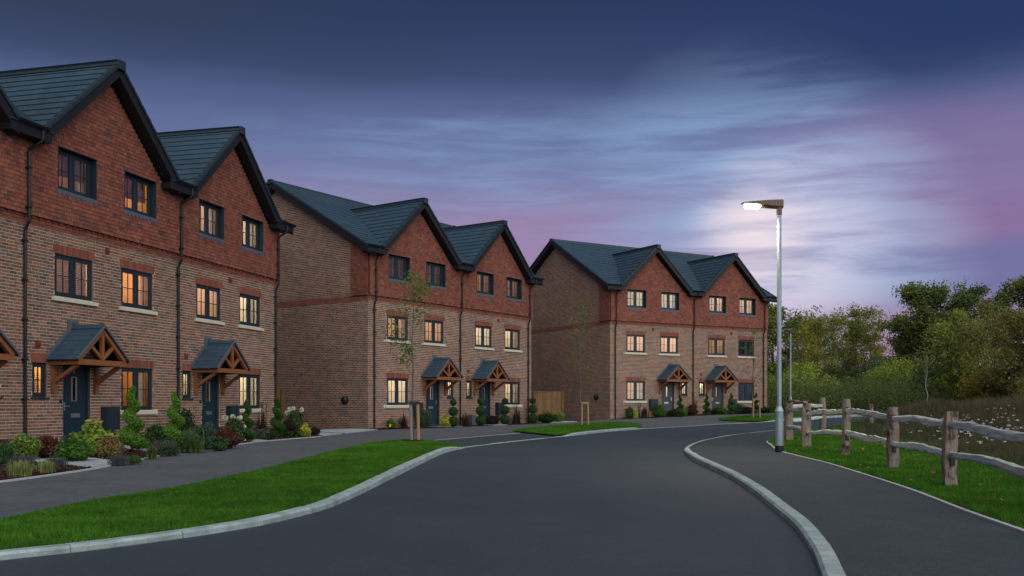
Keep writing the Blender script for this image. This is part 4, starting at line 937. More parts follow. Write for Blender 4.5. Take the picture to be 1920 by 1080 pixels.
    for s in (-1, 1): mb.quad((AP, -ev, RT - .03), (AP, MD - .4, RT - .03), (AP + s * rg, MD - .4, RT - .03 - GS * rg), (AP + s * rg, -ev, RT - .03 - GS * rg))
    roof = mb.build('roof', m_slatebase, root, mir)
    slabs_, keys = [], []
    # main slope towards the street
    L = math.hypot(1, MS); dn = np.array([0, 1, MS]) / L; nm = np.array([0, -MS, 1]) / L; ex = .305
    nrow = int((ev + MD) * L / ex)
    for rr in range(nrow):
        d = ev + .03 - rr * ex / L; us = np.arange(s2 - (rr % 2) * .165, e2, .33)
        u0 = np.maximum(us, s2); u1 = np.minimum(us + .3285, e2); ok = u1 - u0 > .05; u0, u1 = u0[ok], u1[ok]
        dm = d - .15; vis = np.maximum(zg(u0), zg(u1)) < zm(dm) + .12
        vis = np.array([max(zm(d), zm(d - .3)) > min(zg(p), zg(q)) - .02 or d < -3.9 for p, q in zip(u0, u1)])
        u0, u1 = u0[vis], u1[vis]
        if len(u0): slabs_.append((tile_slabs(np.stack([u0, np.full(len(u0), -d), np.full(len(u0), zm(d))], 1), (1, 0, 0), dn, nm, u1 - u0, ex + .06)))
    # gable slopes
    Lg = math.hypot(1, GS)
    for s in (-1, 1):
        dn = np.array([-s, 0, GS]) / Lg; nm = np.array([s * GS, 0, 1]) / Lg; nrow = 12
        for rr in range(nrow):
            rt = 2.72 - rr * .315 / Lg
            if rt < .12: break
            ys = np.arange(-ev - (rr % 2) * .165, 4.2, .33); y0 = np.maximum(ys, -ev); y1 = ys + .3285
            zz = zg(AP + s * (rt - .3 / Lg)); keep = (zz > np.array([zm(-v) for v in y0]) - .03) & (y1 - y0 > .05)
            y0, y1 = y0[keep], y1[keep]
            if len(y0): slabs_.append(tile_slabs(np.stack([np.full(len(y0), AP + s * rt), y0, np.full(len(y0), zg(AP + s * rt))], 1), (0, 1, 0), dn, nm, y1 - y0, .37))
    V = np.concatenate(slabs_)                      # (n, 8, 3)
    if mir: V = V * np.array([-1, 1, 1])
    if single_tiles:
        ctr = V.mean(1) @ W[:3, :3].T + W[:3, 3]; px, py = world_to_px(ctr)
        nr_ = np.cross(V[:, 5] - V[:, 4], V[:, 7] - V[:, 4]) @ W[:3, :3].T; nr_ *= np.sign(nr_[:, 2:3]); facing = (nr_ * (CAM - ctr)).sum(1) > 0
        sc = ctr[:, 1] + np.where((px > 0) & (px < 1920) & facing, 0, 500); order = np.argsort(sc); one = order[:single_tiles]; one = one[sc[one] < 400]; rest = np.setdiff1d(order, one)
        for i in one:
            c = V[i].mean(0); o = bpy.data.objects.new('roof_tile', mesh_np('roof_tile', V[i] - c, SLABF, m_slate)); COL.objects.link(o); o.parent = roof; o.location = c
        V = V[rest]
    n = len(V)
    link('roof_tiling', mesh_np('roof_tiling', V.reshape(-1, 3), (SLABF[None] + (np.arange(n) * 8)[:, None, None]).reshape(-1, 4), m_slate), roof, kind='stuff')
    def ridge(p, q, up, w=.13, seg=.45):
        p, q, up = Vector(p), Vector(q), Vector(up); n = max(1, int((q - p).length / seg)); mb = MB(); dr = (q - p).normalized(); sd = dr.cross(up)
        for i in range(n):
            a = p + (q - p) * (i / n) + dr * .004; l = (q - p) / n - dr * .008
            mb.prism([a - sd * w - up * .085, a - sd * w * .35 + up * .035, a + sd * w * .35 + up * .035, a + sd * w - up * .085, a + sd * w * .8 - up * .085, a - sd * w * .8 - up * .085], l)
        return mb
    ridge((AP, -ev - .05, RT + .03), (AP, 3.75, RT + .03), (0, 0, 1)).build('gable_ridge', m_verge, roof, mir)
    ridge((s2, MD, MR + .03), (e2 + (.04 if end_gable else 0), MD, MR + .03), (0, 0, 1)).build('main_ridge', m_verge, roof, mir)
    mb = MB(); mb.box(AP - .13, AP + .13, -ev - .085, -ev - .045, RT - .16, RT + .07); mb.build('ridge_end', m_verge, roof, mir)
    # verges, fascias, soffits of the gable
    mb = MB(); cap = MB(); rmax = 2.62
    for s in (-1, 1):
        P = lambda r, o: (AP + s * r, 0, zg(AP + r) + o)
        a, c_ = P(0, .01), P(rmax, .01); e_, f_ = P(rmax, -.33), P(0, -.33)
        mb.prism([(p[0], -ev, p[2]) for p in (a, c_, e_, f_)], (0, .022, 0))
        mb.prism([(p[0], -ev + .022, p[2]) for p in (P(0, -.31), P(rmax, -.31), P(rmax, -.33), P(0, -.33))], (0, ev - .022, 0))
        for i in range(11):
            r0, r1 = rmax + .05 - i * .233, rmax + .05 - (i + 1) * .233 - .02; r1 = max(r1, .0)
            if r0 <= 0: break
            cap.prism([(AP + s * r0, -ev - .035, zg(AP + r0) + .068), (AP + s * r1, -ev - .035, zg(AP + r1) + .045), (AP + s * r1, -ev - .035, zg(AP + r1) - .05), (AP + s * r0, -ev - .035, zg(AP + r0) - .03)], (0, .14, 0))
    mb.build('bargeboard', m_fascia, root, mir); cap.build('verge_cap', m_verge, roof, mir)
    for q, w in ((st, .62), (end, -.70)):
        a, c_ = sorted((q, q + w)); k = .001 if w > 0 else 0; mb = MB()
        mb.box(a + k, c_, -ev + .021, -.0, 7.14, 7.30); mb.box(a + k, c_, -ev - .001, -ev + .02, 7.14, 7.44)
        if w < 0 and end_gable: mb.box(end + .001, e2 - .01, -ev + .001, .0, 7.16, 7.36)
        mb.build('eaves_box', m_fascia, root, mir)
    for a, c_ in ((st, st + .46), (end - .46, e2 + (.04 if end_gable else 0))):
        gt = MB(); pts = [(-ev - .075 + .06 * math.cos(t), 7.43 + .065 * math.sin(t)) for t in np.linspace(math.pi, 2 * math.pi, 7)]
        gt.prism([(a, p[0] + .02, p[1]) for p in pts], (c_ - a, 0, 0)); gt.build('gutter', m_black, root, mir)
    if end_gable:
        mb = MB(); cp = MB()
        for sgn, d0_, d1_ in ((1, ev, -MD), (-1, -2 * MD - ev, -MD)):
            x0 = e2 - .02
            q = [(x0, -d0_, zm(d0_) + .02), (x0, -d1_, zm(d1_) + .02), (x0, -d1_, zm(d1_) - .28), (x0, -d0_, zm(d0_) - .28)]
            mb.prism(q, (.025, 0, 0)); mb.prism([(end - .0, -d0_, zm(d0_) - .26), (end, -d1_, zm(d1_) - .26), (end, -d1_, zm(d1_) - .28), (end, -d0_, zm(d0_) - .28)], (e2 - .02 - end, 0, 0))
            nn = 20
            for i in range(nn):
                t0, t1 = i / nn, (i + 1.06) / nn; da, db = d0_ + (d1_ - d0_) * t0, d0_ + (d1_ - d0_) * min(t1, 1)
                cp.prism([(e2 - .09, -da, zm(da) + .065), (e2 - .09, -db, zm(db) + .045), (e2 - .09, -db, zm(db) - .03), (e2 - .09, -da, zm(da) - .03)], (.13, 0, 0))
        mb.build('bargeboard', m_fascia, root, mir); cp.build('verge_cap', m_verge, roof, mir)
        mb = MB(); mb.box(e2 - .10, e2 + .05, MD - .12, MD + .12, MR - .13, MR + .07); mb.build('ridge_end', m_verge, roof, mir)
    if side_brick:
        x0 = end
        mb = MB(); mb.quad((x0, 0, -.35), (x0, 2 * MD, -.35), (x0, 2 * MD, zm(-2 * MD) - .3), (x0, MD, MR - .3), (x0, 0, zm(0) - .3))
        sw = mb.build('side_wall', m_mortar, root, mir)
        def lim2(z):
            if z < 7.1: return (0, 2 * MD)
            h = (MR - .30 - z) / MS
            return None if h <= .05 else (MD - h, MD + h)
        tr = [(-.1, .89, TB, 12)]
        A = course(0, 2 * MD, -.3, 10.4, .075, .225, .0125, tr + [(-1, 20, 5.25, 5.475)], zlim=lim2)
        link('brick_courses', piece_mesh('brick_courses', A, .005, m_brick, side=x0, mir=mir), sw, kind='stuff')
        Bd = course(0, 2 * MD, 5.25, 5.475, .075, .225, .010, [])
        link('string_course', piece_mesh('string_course', Bd, .022, m_redbrick, side=x0, mir=mir), sw, kind='stuff')
        Tr = course(-.09, .89, TB, 8.0, .10, .168, .009, [], zlim=lambda z: (-.09, .89) if z < 7.1 else ((MD - (MR - .30 - z) / MS), .89) if (MD - (MR - .30 - z) / MS) < .8 else None)
        Tr[:, 2] -= .012
        mb = MB(); mb.box(x0 - .02, x0 + TD, -TD, .89, TB + .01, 7.1); rt_ = mb.build('tile_return', m_hungback, root, mir)
        link('hung_tiles', piece_mesh('hung_tiles', Tr, TD + .010, m_hung, side=x0, mir=mir, depth=.012, flare=.016), rt_, kind='stuff')
        mb = MB(); mb.tube([(x0 - .01, 1.26, 1.17), (x0 + .10, 1.26, 1.17), (x0 + .16, 1.26, 1.17)], [.165, .165, .10], 18); mb.tube([(x0 + .15, 1.26, 1.17), (x0 + .19, 1.26, 1.17)], .05, 12); mb.build('flue_cap', m_black, root, mir)
    return root
def piece_VF(A, proud, mir, depth=.03):
    n = len(A); a0, a1, z0, z1 = A.T; y, yb = -proud, -proud + depth; o = np.zeros(n)
    V = np.stack([np.stack(c, 1) for c in ((a0, o + y, z0), (a1, o + y, z0), (a1, o + yb, z0), (a0, o + yb, z0), (a0, o + y, z1), (a1, o + y, z1), (a1, o + yb, z1), (a0, o + yb, z1))], 1).reshape(-1, 3)
    if mir: V = V * np.array([-1, 1, 1])
    return V, (BOXF[None] + (np.arange(n) * 8)[:, None, None]).reshape(-1, 4)
def joinmesh(name, parts, mat):
    V, Fc = joinVF(parts); return mesh_np(name, V, Fc, mat)
PEACH, CREAM, WARM, BROWN, DARK = (.80, .60, .44), (.82, .76, .64), (.78, .55, .32), (.42, .27, .17), (.10, .10, .11)
house('terraced_house', 'brick house cut off by the left picture edge', 0, -5.885 - .417, True, 5.90, False,
      dict(s1=dict(w=3), s2=dict(w=2), f1=dict(w=5), f2=dict(w=5), g=dict(w=8), sl=dict(w=0)), [], single_bricks=True)
house('terraced_house', 'nearest whole brick house, wooden blinds in its upper windows', 0, -5.885, False, 5.6765, False,
      dict(s1=dict(w=7, c=BROWN, x='hR'), s2=dict(w=11, c=WARM, x='h', lc=(1, .62, .25)), f1=dict(w=18, c=PEACH, x='B'), f2=dict(w=17, c=WARM, x='TR', lc=(1, .6, .26)),
           g=dict(w=12, c=(.5, .3, .16), x='Sr', lc=(1, .6, .28)), sl=dict(w=14, c=WARM, x='B', lc=(1, .7, .3)), hall=.10), [0.0], single_bricks=True, single_tiles=300, number='2')
house('terraced_house', 'brick house at the near block end, right of the blue door with a digit', 0, 0.0, False, 5.89, True,
      dict(s1=dict(w=11, c=PEACH, x='R'), s2=dict(w=14, c=CREAM, x='r'), f1=dict(w=14, c=PEACH, x='P'), f2=dict(w=20, c=CREAM, x='rD', lc=(1, .82, .58)), g=dict(w=20, c=CREAM, x='rD', lc=(1, .82, .58)), sl=dict(w=5, c=CREAM, lc=(1, .8, .5)), hall=.75), [0.0, 5.74], single_tiles=160)
house('semi_detached_house', 'middle block house with the long brick side wall and unlit top windows', 1, -.417, True, 5.893, True,
      dict(s1=dict(w=0.8, c=PEACH), s2=dict(w=0.5, c=PEACH, x='R'), f1=dict(w=15, c=PEACH, x='P'), f2=dict(w=13, c=PEACH, x='L'), g=dict(w=24, c=CREAM, x='rD'), sl=dict(w=7, c=CREAM), hall=.6, low=False), [5.56], side_brick=True, single_tiles=300)
house('semi_detached_house', 'middle block house right of the middle downpipe, dim gold top windows', 1, 0.0, False, 5.80, True,
      dict(s1=dict(w=3.5, c=WARM), s2=dict(w=3, c=WARM), f1=dict(w=16, c=CREAM), f2=dict(w=17, c=CREAM, x='rD'), g=dict(w=15, c=CREAM, x='rD'), sl=dict(w=5, c=CREAM), hall=.7, low=False), [-.22, 5.46])
house('semi_detached_house', 'far block house with the visible brick side wall, every window lit', 2, -.366, True, 5.893, True,
      dict(s1=dict(w=11, c=CREAM, x='L'), s2=dict(w=10, c=CREAM), f1=dict(w=20, c=PEACH, x='R'), f2=dict(w=18, c=PEACH, x='P'), g=dict(w=16, c=PEACH, x='lD'), sl=dict(w=6, c=CREAM, lc=(1, .85, .6)), hall=.5, low=False), [5.56], side_brick=True, door_mat=m_doorg)
house('semi_detached_house', 'far block house beside the trees with a dark window behind the staked sapling', 2, 0.0, False, 5.85, True,
      dict(s1=dict(w=10, c=PEACH), s2=dict(w=8, c=PEACH, x='L'), f1=dict(w=7, c=PEACH, x='D'), f2=dict(w=0, c=DARK, x='L'), g=dict(w=2.2, c=(.35, .42, .48), x='D', lc=(.7, .85, 1)), sl=dict(w=6, c=CREAM, lc=(1, .85, .6)), hall=.4, low=False), [-.22, 5.5], door_mat=m_doorg)

# ------------------------------------------------------------------ street lamps
def street_lamp(label, x, y, h, yaw, head_mat, led_mat, zbase=0.0):
    root = empty('street_lamp', label, 'street lamp', (x, y, float(gz(x, y)) + zbase), yaw, 'street lamps along the road')
    mb = MB(); mb.tube([(0, 0, .16), (0, 0, .88)], .086, 16); mb.tube([(0, 0, .88), (0, 0, .90), (0, 0, 1.0)], [.092, .092, .050], 16); mb.build('lower_column', m_galv, root, smooth=False)
    mb = MB(); mb.tube([(0, 0, -.1), (0, 0, .165)], .089, 16); mb.build('root_band', m_black, root)
    mb = MB(); mb.box(-.04, .04, -.089, -.080, .30, .78); mb.build('access_door', m_galv, root)
    mb = MB(); mb.tube([(0, 0, .98), (0, 0, h - .14)], [.050, .045], 14); mb.build('upper_column', m_galv, root)
    mb = MB(); mb.tube([(0, 0, h - .24), (0, 0, h - .06)], .058, 12)
    mb.build('spigot', head_mat, root)
    # luminaire: a long tapering head, deep above the column and thin at the tip, pointing to -x
    secs = [(.075, .065, -.10, .085), (-.05, .085, -.105, .08), (-.25, .13, -.085, .065), (-.50, .14, -.045, .045), (-.72, .11, -.020, .030), (-.80, .06, -.005, .015)]
    mb = MB(); b = len(mb.v); z0 = h - .0
    for sx, w, lo, hi in secs:
        mb.v += [(sx, -w, z0 + lo * .6), (sx, -w * .6, z0 + lo), (sx, w * .6, z0 + lo), (sx, w, z0 + lo * .6), (sx, w, z0 + hi * .7), (sx, w * .6, z0 + hi), (sx, -w * .6, z0 + hi), (sx, -w, z0 + hi * .7)]
    for i in range(len(secs) - 1):
        for k in range(8): k2 = (k + 1) % 8; mb.f.append((b + i * 8 + k, b + i * 8 + k2, b + (i + 1) * 8 + k2, b + (i + 1) * 8 + k))
    mb.f.append(tuple(b + k for k in range(8))); mb.f.append(tuple(b + (len(secs) - 1) * 8 + k for k in reversed(range(8))))
    head = mb.build('luminaire', head_mat, root)
    mb = MB(); mb.prism([(-.74, -.075, h - .030), (-.70, -.075, h - .085), (-.44, -.075, h - .105), (-.40, -.075, h - .05)], (0, .15, 0)); mb.build('led_panel', led_mat, head)
    return root
lamp_x, lamp_y, lamp_h = 5.672, 19.729, 5.30
lamp = street_lamp('lit street lamp on a tall grey column by the fence', lamp_x, lamp_y, lamp_h, 0.0, m_head, m_led)
sp = bpy.data.lights.new('lamp_beam', 'SPOT'); sp.energy = 480; sp.spot_size = math.radians(150); sp.spot_blend = 0.6; sp.color = (1.0, 0.80, 0.56); sp.shadow_soft_size = 0.12
spo = bpy.data.objects.new('lamp_beam', sp); COL.objects.link(spo); spo.parent = lamp; spo.location = (-.56, 0, lamp_h - .13)
street_lamp('unlit distant street lamp seen past the lit lamp column', 16.6, 55.4, 5.0, 0.15, m_headd, M('led_off', (.3, .3, .3), .4, noise=(9, .05)))

# ------------------------------------------------------------------ cleft oak fence
def wobble_prism(p, q, w0, h0, n, amp, seed, name, mat, parent, taper=0.55, vertical=False):
    """a split timber: an irregular section swept between two points"""
    r = np.random.default_rng(seed); p, q = np.array(p, float), np.array(q, float); d = (q - p) / np.linalg.norm(q - p)
    up = np.array([0, 0, 1.0]) if not vertical else np.array([0, 1.0, 0]); sd = np.cross(d, up); sd /= np.linalg.norm(sd); up = np.cross(sd, d)
    k = 8; ang = np.linspace(0, 2 * math.pi, k, endpoint=False) + r.uniform(-.2, .2, k); rad = r.uniform(.85, 1.12, k); V = []; off = np.zeros(2)
    ph = r.uniform(0, 6.28, 4)
    for i in range(n + 1):
        t = i / n; s = 1 if vertical else (taper + (1 - taper) * math.sin(math.pi * min(max(t, .0), 1)) ** .5)
        c = p + (q - p) * t
        if not vertical: c = c + up * (amp * (math.sin(t * 5.0 + ph[0]) * .6 + math.sin(t * 11 + ph[1]) * .25) * math.sin(math.pi * t)) + sd * amp * .5 * math.sin(t * 4 + ph[2]) * math.sin(math.pi * t)
        else: c = c + sd * amp * math.sin(t * 4 + ph[0]) + up * amp * math.sin(t * 5 + ph[1])
        rr = rad * r.uniform(.88, 1.12, k) * (1 if vertical else r.uniform(.86, 1.12))
        if vertical and i == n: rr = rr * .86
        for a, q_ in zip(ang, rr):
            cx, sx = np.sign(math.cos(a)) * abs(math.cos(a)) ** .62, np.sign(math.sin(a)) * abs(math.sin(a)) ** .62
            V.append(c + sd * cx * q_ * w0 / 2 * s + up * sx * q_ * h0 / 2 * s)
    Fq = [(i * k + a, i * k + (a + 1) % k, (i + 1) * k + (a + 1) % k, (i + 1) * k + a) for i in range(n) for a in range(k)]
    me = bpy.data.meshes.new(name); me.from_pydata([tuple(v) for v in V], [], Fq + [tuple(reversed(range(k))), tuple(n * k + a for a in range(k))]); me.update()
    return link(name, me, parent, mat)
fence = empty('rail_fence', 'cleft oak post and rail fence with wavy silver rails beside the footway', 'fence', (5.393, 11.449, 0))
FO = np.array([5.393, 11.449, 0])
POSTS = [((4.86, 8.25), .93, .17), ((5.393, 11.449), .95, .175), ((5.86, 14.324), .99, .185), ((6.414, 17.857), 1.13, .16), ((6.78, 21.4), 1.04, .20), ((7.534, 25.298), 1.09, .21)]
PZ = []
for i, ((x, y), h, w) in enumerate(POSTS):
    z = float(gz(x, y)) + .02; PZ.append(z)
    wobble_prism(np.array([x, y, z - .12]) - FO, np.array([x + .012, y + .01, z + h]) - FO, w, w * .8, 7, .008, 40 + i, 'post', m_post, fence, vertical=True)
    for q in (.30, .78):   # the mortise slots show as dark cuts beside each rail
        mb = MB(); mb.box(x - FO[0] - .028, x - FO[0] + .028, y - FO[1] - w * .46, y - FO[1] + w * .46, z + h * q - .02 + .02, z + h * q + .09); mb.build('mortise', m_black, fence)
RAILS = [(0, 1, .40, .76, .45, .83), (1, 2, .45, .84, .42, .83), (2, 3, .42, .83, .44, .81), (3, 4, .42, .80, .36, .76), (4, 5, .40, .80, .37, .80)]
for i, j, lo0, hi0, lo1, hi1 in RAILS:
    (xa, ya), ha, _ = POSTS[i]; (xb, yb), hb, _ = POSTS[j]
    for k, (za, zb) in enumerate(((lo0 * ha, lo1 * hb), (hi0 * ha, hi1 * hb))):
        dx = .035 * (1 if k else -1)
        wobble_prism(np.array([xa, ya - .06, PZ[i] + za]) - FO, np.array([xb, yb + .06, PZ[j] + zb]) - FO, .062, .118, 18, .030, 70 + i * 2 + k, 'rail', m_rail, fence, .5)
wobble_prism(np.array([6.70, 21.2, PZ[4] + 1.07]) - FO, np.array([7.56, 25.4, PZ[5] + 1.10]) - FO, .12, .07, 8, .02, 95, 'rail', m_post, fence, .8)
# the fence turns away from the footway at its far end
far = empty('rail_fence', 'far return of the oak fence, two posts standing before the bend of the road', 'fence', (9.9, 31.0, 0)); FQ = np.array([9.9, 31.0, 0])
fp = [((9.9, 29.6), 1.24, .20), ((13.6, 35.2), .80, .18)]
for i, ((x, y), h, w) in enumerate(fp): wobble_prism(np.array([x, y, float(gz(x, y)) - .1]) - FQ, np.array([x, y, float(gz(x, y)) + h]) - FQ, w, w, 6, .01, 120 + i, 'post', m_post, far, vertical=True)
for k, q in enumerate((.55, .92)):
    wobble_prism(np.array([7.6, 25.4, .0 + q * 1.05]) - FQ, np.array([9.9, 29.6, .06 + q]) - FQ, .06, .11, 8, .03, 130 + k, 'rail', m_rail, far)

# ------------------------------------------------------------------ timber garden fences
def board_fence(label, a, b, h, n):
    a, b = np.array(a), np.array(b); z = float(gz(*a)); root = empty('board_fence', label, 'fence', (a[0], a[1], z)); d = (b - a) / np.linalg.norm(b - a); L = np.linalg.norm(b - a); nm = np.array([-d[1], d[0]])
    w = L / n
    for i in range(n):
        p = d * (i * w); q = d * ((i + 1) * w + .015); mb = MB(); t0, t1 = nm * .0, nm * .02
        mb.prism([(*(p + nm * .004), 0), (*(q + nm * .016), 0), (*(q + nm * .032), 0), (*(p + nm * .026), 0)], (0, 0, h + RNG.uniform(-.012, .012))); mb.build('board', m_board, root)
    for p in (0, L):
        mb = MB(); c = d * p - nm * .05; mb.box(c[0] - .05, c[0] + .05, c[1] - .05, c[1] + .05, -.1, h + .06); mb.build('post', m_board, root)
    mb = MB(); mb.prism([(*(nm * -.01), h + .01), (*(d * L + nm * -.01), h + .01), (*(d * L + nm * .05), h + .01), (*(nm * .05), h + .01)], (0, 0, .03)); mb.build('capping', m_board, root)
board_fence('timber garden fence between the first and second blocks', (-9.9, 34.0), (-8.58, 34.75), 1.55, 10)
board_fence('timber garden fence between the second and third blocks', (1.15, 48.9), (2.72, 50.2), 1.62, 14)

# ------------------------------------------------------------------ plants
def blob(c, r, n, flat=1.0, rng=RNG, shell=0.35):
    v = rng.normal(size=(n, 3)); v /= np.linalg.norm(v, axis=1, keepdims=True); q = (1 - shell * rng.uniform(0, 1, n) ** 1.6)[:, None]
    return np.array(c) + v * q * r * np.array([1, 1, flat]), v
def stems(n, h, r, rng):
    mb = MB()
    for i in range(n):
        a = rng.uniform(0, 6.28); q = rng.uniform(.3, .9) * r; mb.tube([(q * .15 * math.cos(a), q * .15 * math.sin(a), -.03), (q * .5 * math.cos(a), q * .5 * math.sin(a), h * .4), (q * math.cos(a), q * math.sin(a), h * .8)], [.012, .009, .004], 5)
    return mb
PROTO = {}
def plant_proto(kind):
    """meshes of a plant one unit wide and one unit high: list of (name, mesh)"""
    if kind in PROTO: return PROTO[kind]
    r = np.random.default_rng(abs(hash_name(kind))); out = []
    if kind in ('sedge', 'strap', 'phorm'):
        n = {'sedge': 420, 'strap': 130, 'phorm': 90}[kind]; w = {'sedge': .014, 'strap': .045, 'phorm': .05}[kind]
        base = np.c_[r.normal(0, .10, n), r.normal(0, .10, n), np.full(n, -.02)]
        V, Fc = arch_blades(base, r.uniform(.6, 1.05, n), w, dict(sedge=.62, strap=.55, phorm=.45)[kind], r, 5, (2.5, 1.85, .845) if kind == 'sedge' else (1.55, .75, .8))
        out.append(('foliage', mesh_np('foliage', V, Fc, LEAF[kind])))
    elif kind == 'wispy':
        mb = MB(); L = []
        for i in range(14):
            a = r.uniform(0, 6.28); q = r.uniform(.1, .42); pts = [(q * t ** 1.4 * math.cos(a), q * t ** 1.4 * math.sin(a), t * r.uniform(.85, 1.0)) for t in np.linspace(0, 1, 6)]
            mb.tube(pts, .008, 4)
            for t in np.linspace(.25, 1, 14): L.append((q * t ** 1.4 * math.cos(a) + r.normal(0, .035), q * t ** 1.4 * math.sin(a) + r.normal(0, .035), t * .95 + r.normal(0, .02)))
        out.append(('stems', mb.mesh('stems', m_bark))); V, Fc = leaf_cards(np.array(L), .075, .42, rng=r); out.append(('foliage', mesh_np('foliage', V, Fc, LEAF['wispy'])))
    elif kind == 'lavender':
        n = 260; base = np.c_[r.normal(0, .16, n), r.normal(0, .16, n), np.zeros(n)]; V1, F1_ = arch_blades(base, r.uniform(.55, .95, n), .02, .42, r, 3)
        P, nv = blob((0, 0, .32), .42, 500, .75, r, .6); P[:, 2] = np.abs(P[:, 2]); V2, F2_ = leaf_cards(P, .09, .32, None, -.6, r)
        out.append(('foliage', mesh_np('foliage', np.concatenate([V1, V2]), np.concatenate([F1_, F2_ + len(V1)]), LEAF['lavender'])))
    else:
        clumps = 11; P, Nn = [], []; sz = dict(limea=.15, greena=.13, redb=.12, gold=.11, fern=.075, greyg=.085, darkg=.09, yellow=.16, hydra=.17, darkp=.10, limeb=.13, greenb=.11).get(kind, .11)
        nn = int(26 / sz)
        for i in range(clumps):
            a = r.uniform(0, 6.28); q = abs(r.normal(0, .24)); q = min(q, .34); c = (q * math.cos(a), q * math.sin(a), r.uniform(.30, .72) - q * .4); p, v = blob(c, r.uniform(.15, .25), nn, 1.0, r, .55); P.append(p); Nn.append(v)
        p, v = blob((0, 0, .30), .40, nn * 3, .72, r, .5); P.append(p); Nn.append(v)
        P = np.concatenate(P); Nn = np.concatenate(Nn); k = P[:, 2] > .0; P, Nn = P[k], Nn[k]; P = P + Nn * (np.abs(r.normal(0, .055, len(P))) * (r.uniform(0, 1, len(P)) < .5))[:, None]; P[:, 2] = np.maximum(P[:, 2], .0); P[:, 2] *= 1.0 / max(P[:, 2].max(), .8)
        if kind == 'fern':
            n = 160; base = np.c_[r.normal(0, .14, n), r.normal(0, .14, n), np.zeros(n)]; Va, Fa = arch_blades(base, r.uniform(.6, 1.0, n), .03, .45, r, 3); Vb, Fb = leaf_cards(P, sz, .35, Nn, 0, r)
            out.append(('foliage', mesh_np('foliage', np.concatenate([Va, Vb]), joinVF([(Va, np.c_[Fa]), (Vb, Fb)])[1], LEAF[kind])))
        else:
            V, Fc = leaf_cards(P, sz, .55, Nn, 0.2, r); out.append(('foliage', mesh_np('foliage', V, Fc, LEAF[kind])))
        out.append(('stems', stems(9, .6, .3, r).mesh('stems', m_bark)))
        if kind == 'hydra':
            for i, (x, y, z) in enumerate([(-.34, -.2, .62), (-.10, -.34, .92), (.16, -.30, .66), (.05, -.05, 1.02), (.34, -.22, .86), (-.30, .10, .98), (.30, .15, 1.0)]):
                p, v = blob((x, y, z), .105, 60, .8, r, .2); V, Fc = leaf_cards(p, .07, .9, v, 0, r); out.append(('flower_head', mesh_np('flower_head', V, Fc, m_petal)))
    PROTO[kind] = out; return out
def hash_name(s): return sum((i + 3) * ord(c) for i, c in enumerate(s))
CATN = dict(sedge='ornamental grass', strap='plant', phorm='phormium', wispy='plant', lavender='lavender', hydra='hydrangea', fern='plant')
OBJN = dict(sedge='sedge_clump', strap='strap_leaf_plant', phorm='phormium', wispy='tall_plant', lavender='lavender_bush', hydra='hydrangea', fern='leafy_plant')
